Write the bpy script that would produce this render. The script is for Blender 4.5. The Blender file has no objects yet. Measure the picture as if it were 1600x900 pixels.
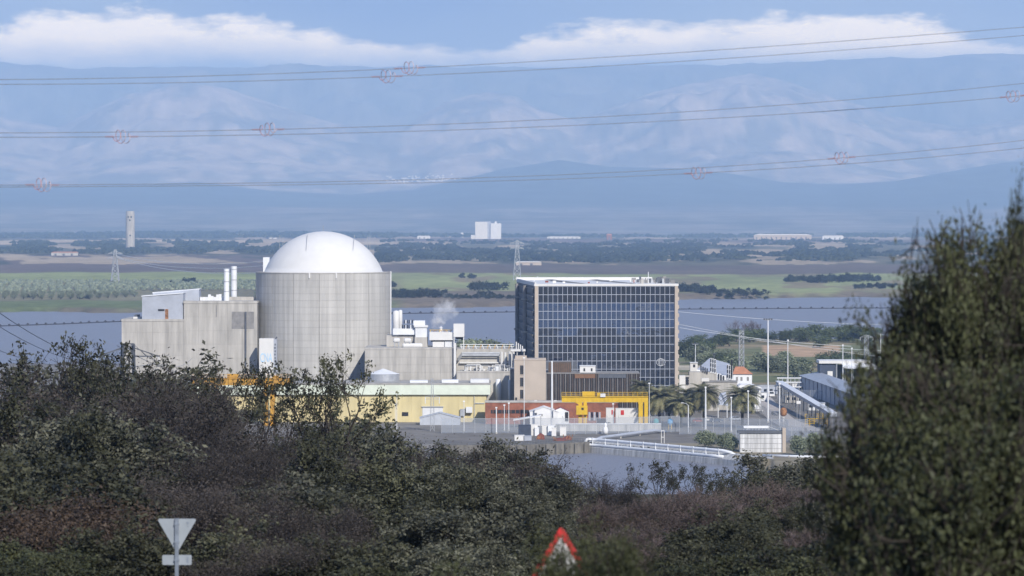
import bpy, math, random
import numpy as np
from mathutils import Vector

# ------------------------------------------------------------------ camera, sky, sun, exposure
S = bpy.context.scene
COL = S.collection
F = 6000.0        # focal length in photograph pixels (1600 wide)
HC = 67.0         # eye height above the yard of the plant
HY = 340.0        # row of the horizon
cam_d = bpy.data.cameras.new('camera')
cam_d.sensor_width = 36.0
cam_d.lens = 36.0 * F / 1600.0
cam_d.shift_y = -(450.0 - HY) / 1600.0
cam_d.clip_start = 0.5
cam_d.clip_end = 120000.0
cam_d.dof.use_dof = True
cam_d.dof.focus_distance = 1290.0
cam_d.dof.aperture_fstop = 3.4
cam = bpy.data.objects.new('camera', cam_d)
COL.objects.link(cam)
cam.location = (0, 0, HC)
cam.rotation_euler = (math.radians(90), 0, 0)
S.camera = cam

SUN_EL, SUN_AZ = 33.0, 22.0      # degrees; azimuth: to the right of straight behind the camera
sd = Vector((math.sin(math.radians(SUN_AZ)) * math.cos(math.radians(SUN_EL)),
             -math.cos(math.radians(SUN_AZ)) * math.cos(math.radians(SUN_EL)),
             math.sin(math.radians(SUN_EL))))
sun_d = bpy.data.lights.new('sun', 'SUN')
sun_d.energy = 3.9
sun_d.angle = math.radians(0.6)
sun_d.color = (1.0, 0.965, 0.92)
sun = bpy.data.objects.new('sun', sun_d)
COL.objects.link(sun)
sun.rotation_euler = sd.to_track_quat('Z', 'Y').to_euler()
sun.location = (200, -200, 400)

W = bpy.data.worlds.new('World')
S.world = W
W.use_nodes = True
wn, wl = W.node_tree.nodes, W.node_tree.links
wn.clear()


def wmath(op, a, b=None, clamp=False):
    n = wn.new('ShaderNodeMath')
    n.operation = op
    n.use_clamp = clamp
    for i, v in enumerate((a, b)):
        if v is None:
            continue
        if isinstance(v, (int, float)):
            n.inputs[i].default_value = v
        else:
            wl.new(v, n.inputs[i])
    return n.outputs[0]


sky = wn.new('ShaderNodeTexSky')
sky.sky_type = 'NISHITA'
sky.sun_disc = False
sky.sun_elevation = math.radians(SUN_EL)
sky.sun_rotation = math.radians(180 - SUN_AZ)
sky.air_density = 1.0
sky.dust_density = 1.0
skyb = wn.new('ShaderNodeBackground')
skyb.inputs[1].default_value = 0.1
wl.new(sky.outputs[0], skyb.inputs[0])
tc = wn.new('ShaderNodeTexCoord')
sep = wn.new('ShaderNodeSeparateXYZ')
wl.new(tc.outputs['Generated'], sep.inputs[0])
el = sep.outputs[2]
mp = wn.new('ShaderNodeMapping')
mp.inputs['Scale'].default_value = (32, 32, 90)
wl.new(tc.outputs['Generated'], mp.inputs[0])
no = wn.new('ShaderNodeTexNoise')
no.inputs['Scale'].default_value = 1.0
no.inputs['Detail'].default_value = 7
no.inputs['Roughness'].default_value = 0.64
wl.new(mp.outputs[0], no.inputs['Vector'])
# a bank of cumulus low over the ranges, all the way round; an even grey-blue veil over it
swell = wmath('MULTIPLY', wmath('COSINE', wmath('MULTIPLY', wmath('ADD', sep.outputs[0], 0.1), 36.9)), 0.0038)
up = wmath('MULTIPLY', wmath('SUBTRACT', wmath('ADD', swell, 0.0495), el), 75.0)
nn = wmath('MULTIPLY', wmath('SUBTRACT', no.outputs[0], 0.5), 1.7)
top = wmath('MULTIPLY', wmath('ADD', up, nn), 4.2, True)
mp2 = wn.new('ShaderNodeMapping')
mp2.inputs['Scale'].default_value = (3.0, 3.0, 9.0)
mp2.inputs['Location'].default_value = (4.2, 1.0, 0.3)
wl.new(tc.outputs['Generated'], mp2.inputs[0])
no2 = wn.new('ShaderNodeTexNoise')
no2.inputs['Scale'].default_value = 1.0
no2.inputs['Detail'].default_value = 6
wl.new(mp2.outputs[0], no2.inputs['Vector'])
veil = wmath('MULTIPLY', wmath('SUBTRACT', no2.outputs[0], 0.12), 2.4, True)
veilb = wn.new('ShaderNodeBackground')
veilb.inputs[0].default_value = (0.17, 0.27, 0.56, 1)
veilb.inputs[1].default_value = 0.75
cloudb = wn.new('ShaderNodeBackground')
cr = wn.new('ShaderNodeValToRGB')
cr.color_ramp.elements[0].color = (0.16, 0.23, 0.42, 1)
cr.color_ramp.elements[1].color = (1.0, 0.95, 0.78, 1)
wl.new(wmath('ADD', wmath('MULTIPLY', wmath('SUBTRACT', el, 0.0385), 120.0), wmath('MULTIPLY', nn, 0.75), True), cr.inputs[0])
wl.new(cr.outputs[0], cloudb.inputs[0])
cloudb.inputs[1].default_value = 1.55
m1 = wn.new('ShaderNodeMixShader')
wl.new(veil, m1.inputs[0])
wl.new(skyb.outputs[0], m1.inputs[1])
wl.new(veilb.outputs[0], m1.inputs[2])
m2 = wn.new('ShaderNodeMixShader')
wl.new(top, m2.inputs[0])
wl.new(m1.outputs[0], m2.inputs[1])
wl.new(cloudb.outputs[0], m2.inputs[2])
wo = wn.new('ShaderNodeOutputWorld')
wl.new(m2.outputs[0], wo.inputs[0])

S.view_settings.view_transform = 'Standard'
S.view_settings.look = 'None'
S.view_settings.gamma = 1.0
S.view_settings.exposure = 0.45
S.cycles.use_denoising = True
S.cycles.max_bounces = 6
S.cycles.diffuse_bounces = 3
S.cycles.volume_bounces = 2
S.cycles.transparent_max_bounces = 16
R = random.Random(7)


# ------------------------------------------------------------------ helpers
def X(px, D):
    return (px - 800.0) / F * D


def Z(py, D):
    return HC - (py - HY) / F * D


def new_mat(name):
    m = bpy.data.materials.new(name)
    m.use_nodes = True
    return m, m.node_tree.nodes, m.node_tree.links, m.node_tree.nodes['Principled BSDF']


def mat(name, c, rough=0.75, var=0.12, scale=0.6, stretch=(1, 1, 1), metal=0.0, rnd=0.0, c2=None, bump=0.0, spec=0.35):
    """base colour c mottled by noise in world space (stretch < 1 draws the noise out along an axis), rnd: per-object lightness"""
    m, n, l, p = new_mat(name)
    p.inputs['Roughness'].default_value = rough
    p.inputs['Metallic'].default_value = metal
    p.inputs['Specular IOR Level'].default_value = spec
    g = n.new('ShaderNodeNewGeometry')
    mp = n.new('ShaderNodeMapping')
    mp.inputs['Scale'].default_value = stretch
    l.new(g.outputs['Position'], mp.inputs[0])
    t = n.new('ShaderNodeTexNoise')
    t.inputs['Scale'].default_value = scale
    t.inputs['Detail'].default_value = 6
    t.inputs['Roughness'].default_value = 0.6
    l.new(mp.outputs[0], t.inputs['Vector'])
    r = n.new('ShaderNodeValToRGB')
    d = c2 if c2 else tuple(x * (1 - 2.2 * var) for x in c)
    b = c if c2 else tuple(min(1, x * (1 + var)) for x in c)
    r.color_ramp.elements[0].position = 0.32
    r.color_ramp.elements[1].position = 0.66
    r.color_ramp.elements[0].color = (*d, 1)
    r.color_ramp.elements[1].color = (*b, 1)
    l.new(t.outputs[0], r.inputs[0])
    out = r.outputs[0]
    if rnd:
        oi = n.new('ShaderNodeObjectInfo')
        mr = n.new('ShaderNodeMapRange')
        mr.inputs[3].default_value = 1 - rnd
        mr.inputs[4].default_value = 1 + rnd
        l.new(oi.outputs['Random'], mr.inputs[0])
        hs = n.new('ShaderNodeHueSaturation')
        l.new(mr.outputs[0], hs.inputs['Value'])
        l.new(out, hs.inputs['Color'])
        out = hs.outputs[0]
    l.new(out, p.inputs['Base Color'])
    if bump:
        bp = n.new('ShaderNodeBump')
        bp.inputs['Strength'].default_value = bump
        l.new(t.outputs[0], bp.inputs['Height'])
        l.new(bp.outputs[0], p.inputs['Normal'])
    return m


def leaf_mat(name, c_dark, c_light, rough=0.6, rnd=0.38):
    m, n, l, p = new_mat(name)
    p.inputs['Roughness'].default_value = rough
    p.inputs['Specular IOR Level'].default_value = 0.25
    a = n.new('ShaderNodeAttribute')
    a.attribute_name = 'rnd'
    r = n.new('ShaderNodeValToRGB')
    r.color_ramp.elements[0].color = (*c_dark, 1)
    r.color_ramp.elements[1].color = (*c_light, 1)
    l.new(a.outputs['Fac'], r.inputs[0])
    oi = n.new('ShaderNodeObjectInfo')
    mr = n.new('ShaderNodeMapRange')
    mr.inputs[3].default_value = 1 - rnd
    mr.inputs[4].default_value = 1 + rnd
    l.new(oi.outputs['Random'], mr.inputs[0])
    hs = n.new('ShaderNodeHueSaturation')
    l.new(mr.outputs[0], hs.inputs['Value'])
    l.new(r.outputs[0], hs.inputs['Color'])
    l.new(hs.outputs[0], p.inputs['Base Color'])
    return m


class MB:
    """collects shapes in world coordinates; build() links ONE mesh object"""

    def __init__(s):
        s.v, s.f = [], []

    def add(s, vs, fs):
        o = len(s.v)
        s.v += [tuple(v) for v in vs]
        s.f += [tuple(i + o for i in f) for f in fs]
        return s

    def box(s, x0, x1, y0, y1, z0, z1):
        return s.add([(x0, y0, z0), (x1, y0, z0), (x1, y1, z0), (x0, y1, z0), (x0, y0, z1), (x1, y0, z1), (x1, y1, z1), (x0, y1, z1)],
                     [(0, 3, 2, 1), (4, 5, 6, 7), (0, 1, 5, 4), (1, 2, 6, 5), (2, 3, 7, 6), (3, 0, 4, 7)])

    def bar(s, p, q, w, h=None):
        """square bar from p to q"""
        p, q = Vector(p), Vector(q)
        h = h or w
        d = (q - p).normalized()
        a = d.cross(Vector((0, 0, 1)))
        if a.length < 1e-3:
            a = Vector((1, 0, 0))
        a.normalize()
        b = d.cross(a)
        a *= w / 2
        b *= h / 2
        return s.add([p - a - b, p + a - b, p + a + b, p - a + b, q - a - b, q + a - b, q + a + b, q - a + b],
                     [(0, 1, 2, 3), (7, 6, 5, 4), (0, 4, 5, 1), (1, 5, 6, 2), (2, 6, 7, 3), (3, 7, 4, 0)])

    def tube(s, pts, r, n=8, cap=True):
        pts = [Vector(p) for p in pts]
        rs = r if isinstance(r, (list, tuple)) else [r] * len(pts)
        ref = None
        vs, fs = [], []
        for i, p in enumerate(pts):
            d = (pts[min(i + 1, len(pts) - 1)] - pts[max(i - 1, 0)]).normalized()
            if ref is None:
                ref = d.orthogonal().normalized()
            ref = (ref - d * ref.dot(d)).normalized()
            b = d.cross(ref)
            for k in range(n):
                t = 2 * math.pi * k / n
                vs.append(p + (ref * math.cos(t) + b * math.sin(t)) * rs[i])
        for i in range(len(pts) - 1):
            for k in range(n):
                fs.append((i * n + k, i * n + (k + 1) % n, (i + 1) * n + (k + 1) % n, (i + 1) * n + k))
        if cap:
            fs.append(tuple(range(n - 1, -1, -1)))
            fs.append(tuple((len(pts) - 1) * n + k for k in range(n)))
        return s.add(vs, fs)

    def lathe(s, c, prof, n=24):
        """profile [(r, z)] turned about the vertical through c"""
        vs, fs = [], []
        for (r, z) in prof:
            for k in range(n):
                t = 2 * math.pi * k / n
                vs.append((c[0] + r * math.cos(t), c[1] + r * math.sin(t), c[2] + z))
        for i in range(len(prof) - 1):
            for k in range(n):
                fs.append((i * n + k, i * n + (k + 1) % n, (i + 1) * n + (k + 1) % n, (i + 1) * n + k))
        fs.append(tuple(range(n - 1, -1, -1)))
        fs.append(tuple((len(prof) - 1) * n + k for k in range(n)))
        return s.add(vs, fs)

    def prism(s, poly, y0, y1):
        """polygon [(x, z)] drawn out from depth y0 to y1"""
        n = len(poly)
        return s.add([(x, y0, z) for x, z in poly] + [(x, y1, z) for x, z in poly],
                     [tuple(range(n)), tuple(range(2 * n - 1, n - 1, -1))] + [(i, i + n, (i + 1) % n + n, (i + 1) % n) for i in range(n)])

    def build(s, name, m, parent=None, smooth=False, local=False):
        me = bpy.data.meshes.new(name)
        vs = s.v
        if parent is not None and not local:
            o = parent.location
            q = parent.parent.location if parent.parent else Vector((0, 0, 0))
            vs = [(v[0] - o[0] - q[0], v[1] - o[1] - q[1], v[2] - o[2] - q[2]) for v in vs]
        elif parent is None and not local:
            pass
        me.from_pydata(vs, [], s.f)
        me.materials.append(m)
        if smooth:
            me.shade_smooth()
        ob = bpy.data.objects.new(name, me)
        COL.objects.link(ob)
        if parent is not None:
            ob.parent = parent
        return ob


def tag(o, label, cat, group=None, kind=None):
    if label:
        o['label'] = label
    if cat:
        o['category'] = cat
    if group:
        o['group'] = group
    if kind:
        o['kind'] = kind
    return o


def thing(name, label, cat, loc, group=None, rz=0.0):
    o = bpy.data.objects.new(name, None)
    COL.objects.link(o)
    o.empty_display_size = 0.5
    o.location = loc
    o.rotation_euler = (0, 0, rz)
    return tag(o, label, cat, group)


def obj_from(name, me, parent=None):
    o = bpy.data.objects.new(name, me)
    COL.objects.link(o)
    o.parent = parent
    return o


def pbox(mb, x0, x1, yt, yb, D, depth, zb=None):
    """box whose front stands at distance D and spans columns x0..x1, rows yt..yb of the photograph there"""
    return mb.box(X(x0, D), X(x1, D), D, D + depth, Z(yb, D) if zb is None else zb, Z(yt, D))


def B():
    return MB()


def fast_mesh(name, v, f, m, rnd=None):
    """v (n,3), f (k,4 or 3) numpy"""
    me = bpy.data.meshes.new(name)
    k, w = f.shape
    me.vertices.add(len(v))
    me.vertices.foreach_set('co', np.asarray(v, dtype=np.float32).ravel())
    me.loops.add(k * w)
    me.loops.foreach_set('vertex_index', f.astype(np.int32).ravel())
    me.polygons.add(k)
    me.polygons.foreach_set('loop_start', np.arange(0, k * w, w, dtype=np.int32))
    me.update(calc_edges=True)
    if rnd is not None:
        a = me.attributes.new('rnd', 'FLOAT', 'FACE')
        a.data.foreach_set('value', np.asarray(rnd, dtype=np.float32))
    me.materials.append(m)
    return me


def vnoise(x, y, seed=0):
    """value noise on numpy arrays, 0..1"""
    xi, yi = np.floor(x).astype(np.int64), np.floor(y).astype(np.int64)
    fx, fy = x - xi, y - yi
    fx, fy = fx * fx * (3 - 2 * fx), fy * fy * (3 - 2 * fy)

    def h(a, b):
        k = (a * 374761393 + b * 668265263 + seed * 974711) & 0x7fffffff
        k = ((k ^ (k >> 13)) * 1274126177) & 0x7fffffff
        return ((k ^ (k >> 16)) & 0xffff) / 65535.0
    return (h(xi, yi) * (1 - fx) + h(xi + 1, yi) * fx) * (1 - fy) + (h(xi, yi + 1) * (1 - fx) + h(xi + 1, yi + 1) * fx) * fy


def fbm(x, y, o=5, seed=0, ridged=False):
    t, a, s = 0, 0.5, 0
    for k in range(o):
        n = vnoise(x * 2 ** k, y * 2 ** k, seed + k * 17)
        if ridged:
            n = 1 - np.abs(2 * n - 1)
        t = t + a * n
        s += a
        a *= 0.5
    return t / s


def sstep(a, b, x):
    t = np.clip((x - a) / (b - a), 0, 1)
    return t * t * (3 - 2 * t)


# ------------------------------------------------------------------ materials
M = {}
M['concrete'] = mat('concrete', (0.455, 0.447, 0.425), 0.9, 0.095, 0.7, (1, 1, 0.045), rnd=0.035)
M['concrete_joint'] = mat('concrete_joint', (0.29, 0.285, 0.27), 0.95, 0.1, 0.4)
M['concrete_warm'] = mat('concrete_warm', (0.42, 0.405, 0.375), 0.9, 0.12, 0.5, (1, 1, 0.12), rnd=0.035)
M['concrete_dark'] = mat('concrete_dark', (0.24, 0.235, 0.23), 0.9, 0.12, 0.5)
M['concrete_wet'] = mat('concrete_wet', (0.17, 0.16, 0.14), 0.9, 0.25, 0.5, (1, 1, 0.3))
M['concrete_streak'] = mat('concrete_streak', (0.46, 0.46, 0.45), 0.9, 0.2, 0.9, (1, 1, 0.08))
M['white'] = mat('white_paint', (0.64, 0.64, 0.63), 0.6, 0.03, 0.3)
M['dome'] = mat('dome_paint', (0.63, 0.63, 0.62), 0.7, 0.02, 0.25)
M['white_metal'] = mat('white_metal', (0.68, 0.70, 0.72), 0.5, 0.04, 0.4, rnd=0.06)
M['grey_metal'] = mat('grey_metal', (0.40, 0.42, 0.45), 0.45, 0.08, 0.5, metal=0.3)
M['galv'] = mat('galvanised_steel', (0.46, 0.48, 0.50), 0.5, 0.08, 1.2, metal=0.4)
M['steel_dark'] = mat('dark_steel', (0.10, 0.11, 0.13), 0.6, 0.1, 0.8)
M['shed_blue'] = mat('blue_grey_sheet', (0.37, 0.40, 0.46), 0.55, 0.06, 0.4, rnd=0.05)
M['black'] = mat('black_louvre', (0.018, 0.018, 0.02), 0.6, 0.1)
M['yellow_wall'] = mat('yellow_wall', (0.58, 0.50, 0.27), 0.7, 0.07, 0.3, (1, 1, 0.3), rnd=0.03)
M['green_fascia'] = mat('pale_green_fascia', (0.62, 0.68, 0.58), 0.7, 0.04, 0.4)
M['roof_grey'] = mat('roof_gravel', (0.36, 0.35, 0.33), 0.95, 0.12, 0.4)
M['beige'] = mat('beige_render', (0.44, 0.38, 0.32), 0.85, 0.04, 0.2)
M['brick'] = mat('red_brick', (0.27, 0.105, 0.062), 0.9, 0.14, 0.6)
M['roof_tile'] = mat('orange_roof_tile', (0.45, 0.20, 0.11), 0.9, 0.1, 0.8)
M['red_roof'] = mat('dull_red_roof', (0.26, 0.07, 0.07), 0.8, 0.1, 0.8)
M['yellow'] = mat('crane_yellow', (0.62, 0.40, 0.015), 0.5, 0.07, 0.7)
M['ochre'] = mat('crane_ochre', (0.50, 0.27, 0.03), 0.6, 0.15, 0.7)
M['red'] = mat('red_paint', (0.50, 0.03, 0.03), 0.5, 0.05)
M['rust'] = mat('rust', (0.30, 0.15, 0.07), 0.9, 0.25, 1.0)
M['dull_red'] = mat('dull_red_oxide', (0.22, 0.07, 0.055), 0.8, 0.2, 0.8, rnd=0.2)
M['blue'] = mat('blue_paint', (0.10, 0.34, 0.62), 0.5, 0.06)
M['teal'] = mat('teal_paint', (0.08, 0.36, 0.38), 0.5, 0.06)
M['navy'] = mat('navy_sheet', (0.05, 0.065, 0.10), 0.6, 0.1)
M['brown_glass'] = mat('brown_tinted_glass', (0.05, 0.042, 0.038), 0.25, 0.2, 0.3, spec=0.6)
M['fin_brown'] = mat('brown_fin', (0.10, 0.075, 0.055), 0.6, 0.1)
M['brown_band'] = mat('brown_band', (0.20, 0.11, 0.06), 0.7, 0.1)
M['fabric'] = mat('white_canvas', (0.72, 0.73, 0.74), 0.8, 0.03)
M['grey_fabric'] = mat('grey_canvas', (0.42, 0.45, 0.50), 0.8, 0.05)
M['pale_blue'] = mat('pale_blue_print', (0.36, 0.58, 0.80), 0.7, 0.02)
M['sign_back'] = mat('sign_back', (0.30, 0.335, 0.37), 0.5, 0.05, 3.0, metal=0.2)
M['sign_post'] = mat('sign_post', (0.27, 0.31, 0.37), 0.45, 0.12, 4.0, metal=0.5)
M['glass_car'] = mat('car_glass', (0.02, 0.025, 0.03), 0.1, 0.05, spec=0.6)
M['rubber'] = mat('rubber', (0.02, 0.02, 0.02), 0.9, 0.05)
M['bark'] = mat('bark', (0.05, 0.042, 0.036), 0.95, 0.25, 3.0)
M['twig'] = mat('bare_twig', (0.052, 0.046, 0.044), 0.95, 0.25, 2.0, rnd=0.3)
M['twig_red'] = mat('reddish_twig', (0.15, 0.115, 0.11), 0.95, 0.2, 2.0, rnd=0.15)
M['leaf_oak'] = leaf_mat('oak_leaf', (0.008, 0.010, 0.006), (0.085, 0.087, 0.050))
M['leaf_grey'] = leaf_mat('grey_green_leaf', (0.012, 0.015, 0.010), (0.130, 0.130, 0.092))
M['leaf_dry'] = leaf_mat('dry_leaf', (0.030, 0.025, 0.022), (0.075, 0.062, 0.052))
M['leaf_rust'] = leaf_mat('rusty_leaf', (0.026, 0.020, 0.015), (0.075, 0.050, 0.033))
M['leaf_near'] = leaf_mat('near_oak_leaf', (0.014, 0.019, 0.009), (0.080, 0.088, 0.040), rnd=0.05)
M['leaf_olive'] = leaf_mat('olive_leaf', (0.10, 0.12, 0.075), (0.21, 0.235, 0.15))
M['leaf_far'] = leaf_mat('far_tree_leaf', (0.010, 0.016, 0.010), (0.040, 0.050, 0.026))
M['leaf_mid'] = leaf_mat('park_tree_leaf', (0.035, 0.052, 0.022), (0.12, 0.145, 0.06))
M['leaf_palm'] = leaf_mat('palm_leaf', (0.05, 0.06, 0.025), (0.27, 0.25, 0.13))
M['leaf_broom'] = leaf_mat('broom_leaf', (0.016, 0.020, 0.009), (0.06, 0.064, 0.030))
M['diverter_red'] = mat('diverter_red', (0.52, 0.27, 0.28), 0.6, 0.05)
M['diverter_white'] = mat('diverter_white', (0.56, 0.44, 0.46), 0.6, 0.03)
M['mullion'] = mat('grey_mullion', (0.34, 0.37, 0.43), 0.5, 0.05, metal=0.2)
M['wire'] = mat('weathered_wire', (0.19, 0.21, 0.26), 0.6, 0.05)
M['boom'] = mat('boom_rubber', (0.05, 0.05, 0.055), 0.8, 0.1)


def pane_mat():
    m, n, l, p = new_mat('solar_glass')
    oi = n.new('ShaderNodeObjectInfo')
    r = n.new('ShaderNodeValToRGB')
    r.color_ramp.elements[0].color = (0.008, 0.012, 0.026, 1)
    r.color_ramp.elements[1].color = (0.012, 0.020, 0.045, 1)
    l.new(oi.outputs['Random'], r.inputs[0])
    l.new(r.outputs[0], p.inputs['Base Color'])
    p.inputs['Roughness'].default_value = 0.05
    p.inputs['IOR'].default_value = 2.7
    g = n.new('ShaderNodeNewGeometry')
    t = n.new('ShaderNodeTexNoise')
    t.inputs['Scale'].default_value = 0.7
    l.new(g.outputs['Position'], t.inputs['Vector'])
    b = n.new('ShaderNodeBump')
    b.inputs['Strength'].default_value = 0.11
    b.inputs['Distance'].default_value = 0.3
    l.new(t.outputs[0], b.inputs['Height'])
    l.new(b.outputs[0], p.inputs['Normal'])
    return m


M['pane'] = pane_mat()


def water_mat(name, base, sx):
    m, n, l, p = new_mat(name)
    p.inputs['Base Color'].default_value = (*base, 1)
    p.inputs['Roughness'].default_value = 0.32
    p.inputs['Specular IOR Level'].default_value = 0.28
    g = n.new('ShaderNodeNewGeometry')
    mp = n.new('ShaderNodeMapping')
    mp.inputs['Scale'].default_value = (sx, sx * 0.35, 1)
    l.new(g.outputs['Position'], mp.inputs[0])
    t = n.new('ShaderNodeTexNoise')
    t.inputs['Scale'].default_value = 1.0
    t.inputs['Detail'].default_value = 7
    t.inputs['Roughness'].default_value = 0.65
    l.new(mp.outputs[0], t.inputs['Vector'])
    b = n.new('ShaderNodeBump')
    b.inputs['Strength'].default_value = 0.9
    b.inputs['Distance'].default_value = 1.2
    l.new(t.outputs[0], b.inputs['Height'])
    l.new(b.outputs[0], p.inputs['Normal'])
    return m


M['water'] = water_mat('reservoir_water', (0.19, 0.18, 0.185), 0.16)
M['water_in'] = water_mat('inlet_water', (0.22, 0.23, 0.27), 0.8)


def ground_mat(name, scale):
    m, n, l, p = new_mat(name)
    p.inputs['Roughness'].default_value = 0.95
    p.inputs['Specular IOR Level'].default_value = 0.1
    a = n.new('ShaderNodeAttribute')
    a.attribute_name = 'ground_colour'
    g = n.new('ShaderNodeNewGeometry')
    t = n.new('ShaderNodeTexNoise')
    t.inputs['Scale'].default_value = scale
    t.inputs['Detail'].default_value = 8
    t.inputs['Roughness'].default_value = 0.7
    l.new(g.outputs['Position'], t.inputs['Vector'])
    mr = n.new('ShaderNodeMapRange')
    mr.inputs[1].default_value = 0.3
    mr.inputs[2].default_value = 0.7
    mr.inputs[3].default_value = 0.6
    mr.inputs[4].default_value = 1.4
    l.new(t.outputs[0], mr.inputs[0])
    hs = n.new('ShaderNodeHueSaturation')
    l.new(a.outputs['Color'], hs.inputs['Color'])
    l.new(mr.outputs[0], hs.inputs['Value'])
    l.new(hs.outputs[0], p.inputs['Base Color'])
    return m


M['ground'] = ground_mat('ground_soil', 0.05)
M['mountain'] = ground_mat('mountain_rock', 0.004)

# ------------------------------------------------------------------ the ground: one sheet, from the hill of the viewpoint to the foot of the ranges
HILL_D = [0, 20, 45, 87, 120, 160, 220, 300, 400, 600, 800, 950, 985]
HILL_Z = [65.3, 62.8, 60.4, 57.4, 55.5, 53, 48, 40, 31, 15, 4, -1, -1.5]
FAR_SHORE_PX = [-900, 0, 200, 430, 620, 800, 1060, 1300, 1500, 2500]
FAR_SHORE_D = [2780, 2830, 2850, 2900, 2990, 3060, 3300, 3360, 3380, 3400]


def ground_z(x, y):
    x, y = np.asarray(x, float), np.asarray(y, float)
    d = np.where(y > 0, y, 0.0)
    hill = np.interp(d, HILL_D, HILL_Z)
    hill = hill + np.where(d < 900, (fbm(x * 0.03, y * 0.03, 4, 3) - 0.5) * 1.2 * sstep(60, 160, d), 0)
    px = 800 + x / np.maximum(y, 1) * F
    z = np.where(d < 985, hill, 0.0)
    # inlet basin: water in front of the quay
    quay_y = np.interp(px, [700, 820, 920, 1130, 1200], [1128, 1129, 1143, 1086, 1060])
    bay = (px > 700) & (px < 1205) & (d > 940) & (d < quay_y + 3.0)
    z = np.where(bay, -6.0, z)
    z = np.where((d >= 985) & ~bay & (px <= 700) & (d < 1128), -0.5, z)
    # reservoir behind the plant
    near = np.interp(px, [-900, 1040, 1075, 2500], [1760, 1790, 2130, 2180]) + (fbm(px * 0.01, px * 0 + 3.3, 3, 5) - 0.5) * 60
    far = np.interp(px, FAR_SHORE_PX, FAR_SHORE_D) + (fbm(px * 0.012, px * 0 + 7.7, 4, 9) - 0.5) * 130
    t = sstep(0, 25, d - near) * (1 - sstep(-25, 0, d - far))
    z = z - 7.0 * t
    und = (fbm(x / 900.0, y / 1500.0, 4, 21) - 0.5)
    z = z + sstep(3450, 9000, d) * und * 16 + sstep(far + 5, far + 60, d) * 1.5
    return z


def band(v, a, b, s=1.2):
    return sstep(a - s, a + s, v) * (1 - sstep(b - s, b + s, v))


def ground_colour(x, y):
    d = np.maximum(y, 1.0)
    px = 800 + x / d * F
    py = HY + HC * F / d + (fbm(px * 0.012, d * 0 + 1.7, 4, 33) - 0.5) * 7 * (d > 2600)
    c = np.empty(x.shape + (3,))
    c[:] = (0.085, 0.078, 0.045)

    def put(m, col):
        m = np.clip(m, 0, 1)[..., None]
        c[:] = c * (1 - m) + np.array(col) * m
    n1 = fbm(x * 0.02, y * 0.02, 4, 41)
    n2 = fbm(px * 0.015, py * 0.16, 4, 47)
    left = 1 - sstep(600, 640, px)
    put((d > 985) & (d < 1800), (0.19, 0.178, 0.16))
    put(((d > 1000) & (d < 1140) & (px > 880)) * 1.0, (0.23, 0.20, 0.14))
    land = ((px > 1045) & (d > 1450) & (d < 2400)) * 1.0
    put(land, (0.15, 0.16, 0.075))
    put(land * sstep(0.5, 0.62, n1), (0.24, 0.20, 0.12))
    put(((px > 1190) & (px < 1310) & (d > 1850) & (d < 2010)) * 1.0, (0.42, 0.29, 0.18))
    put(((px > 1045) & (px < 1150) & (d > 1690) & (d < 1740)) * 1.0, (0.42, 0.37, 0.28))
    f = (d > 2400) * 1.0
    put(f, (0.17, 0.14, 0.10))
    put(f * band(py, 472, 481) * left, (0.14, 0.17, 0.07))
    put(f * band(py, 440, 471) * left, (0.20, 0.185, 0.11))
    put(f * band(py, 427, 442) * left, (0.25, 0.28, 0.115))
    put(f * band(py, 400, 427) * left, (0.135, 0.105, 0.09))
    put(f * band(py, 429, 458) * (1 - left), (0.25, 0.275, 0.12))
    put(f * band(py, 429, 458) * (1 - left) * sstep(0.55, 0.65, n2), (0.22, 0.19, 0.11))
    put(f * band(py, 415, 429) * (1 - left), (0.125, 0.10, 0.08))
    put(f * (py < 415) * (1 - left), (0.13, 0.12, 0.075))
    put(f * (py < 400) * left, (0.10, 0.095, 0.06))
    put(f * (py < 414) * sstep(0.50, 0.56, n2), (0.36, 0.29, 0.20))
    put(f * (py < 414) * sstep(0.40, 0.34, n2), (0.06, 0.065, 0.04))
    put(f * band(py, 377.5, 381.5) * left, (0.45, 0.36, 0.25))
    put(f * band(py, 375, 380) * (1 - left), (0.16, 0.12, 0.10))
    c *= np.where(d > 2400, 0.72 + 0.56 * fbm(x / 70, y / 260, 5, 55), 1.0)[..., None]
    return c


def colour_attr(me, cols):
    a = me.color_attributes.new('ground_colour', 'FLOAT_COLOR', 'POINT')
    a.data.foreach_set('color', np.concatenate([cols, np.ones((len(cols), 1))], 1).astype(np.float32).ravel())


def grid_faces(nr, na, wrap=False):
    i = np.arange(nr - 1)[:, None]
    j = np.arange(na if wrap else na - 1)[None, :]
    k = (j + 1) % na
    return np.stack([i * na + j, i * na + k, (i + 1) * na + k, (i + 1) * na + j], -1).reshape(-1, 4)


rows = np.arange(900, 369.4, -1.1)
ds = HC * F / (rows - HY)
dist = np.concatenate([[1.0], np.geomspace(4, ds[0] * 0.985, 70), ds, [13800, 14300]])
az_mid = np.linspace(-0.19, 0.19, 380)
az = np.concatenate([np.linspace(-math.pi, -0.2, 40)[:-1], az_mid, np.linspace(0.2, math.pi, 40)[1:-1]])
DD, AA = np.meshgrid(dist, az, indexing='ij')
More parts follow.
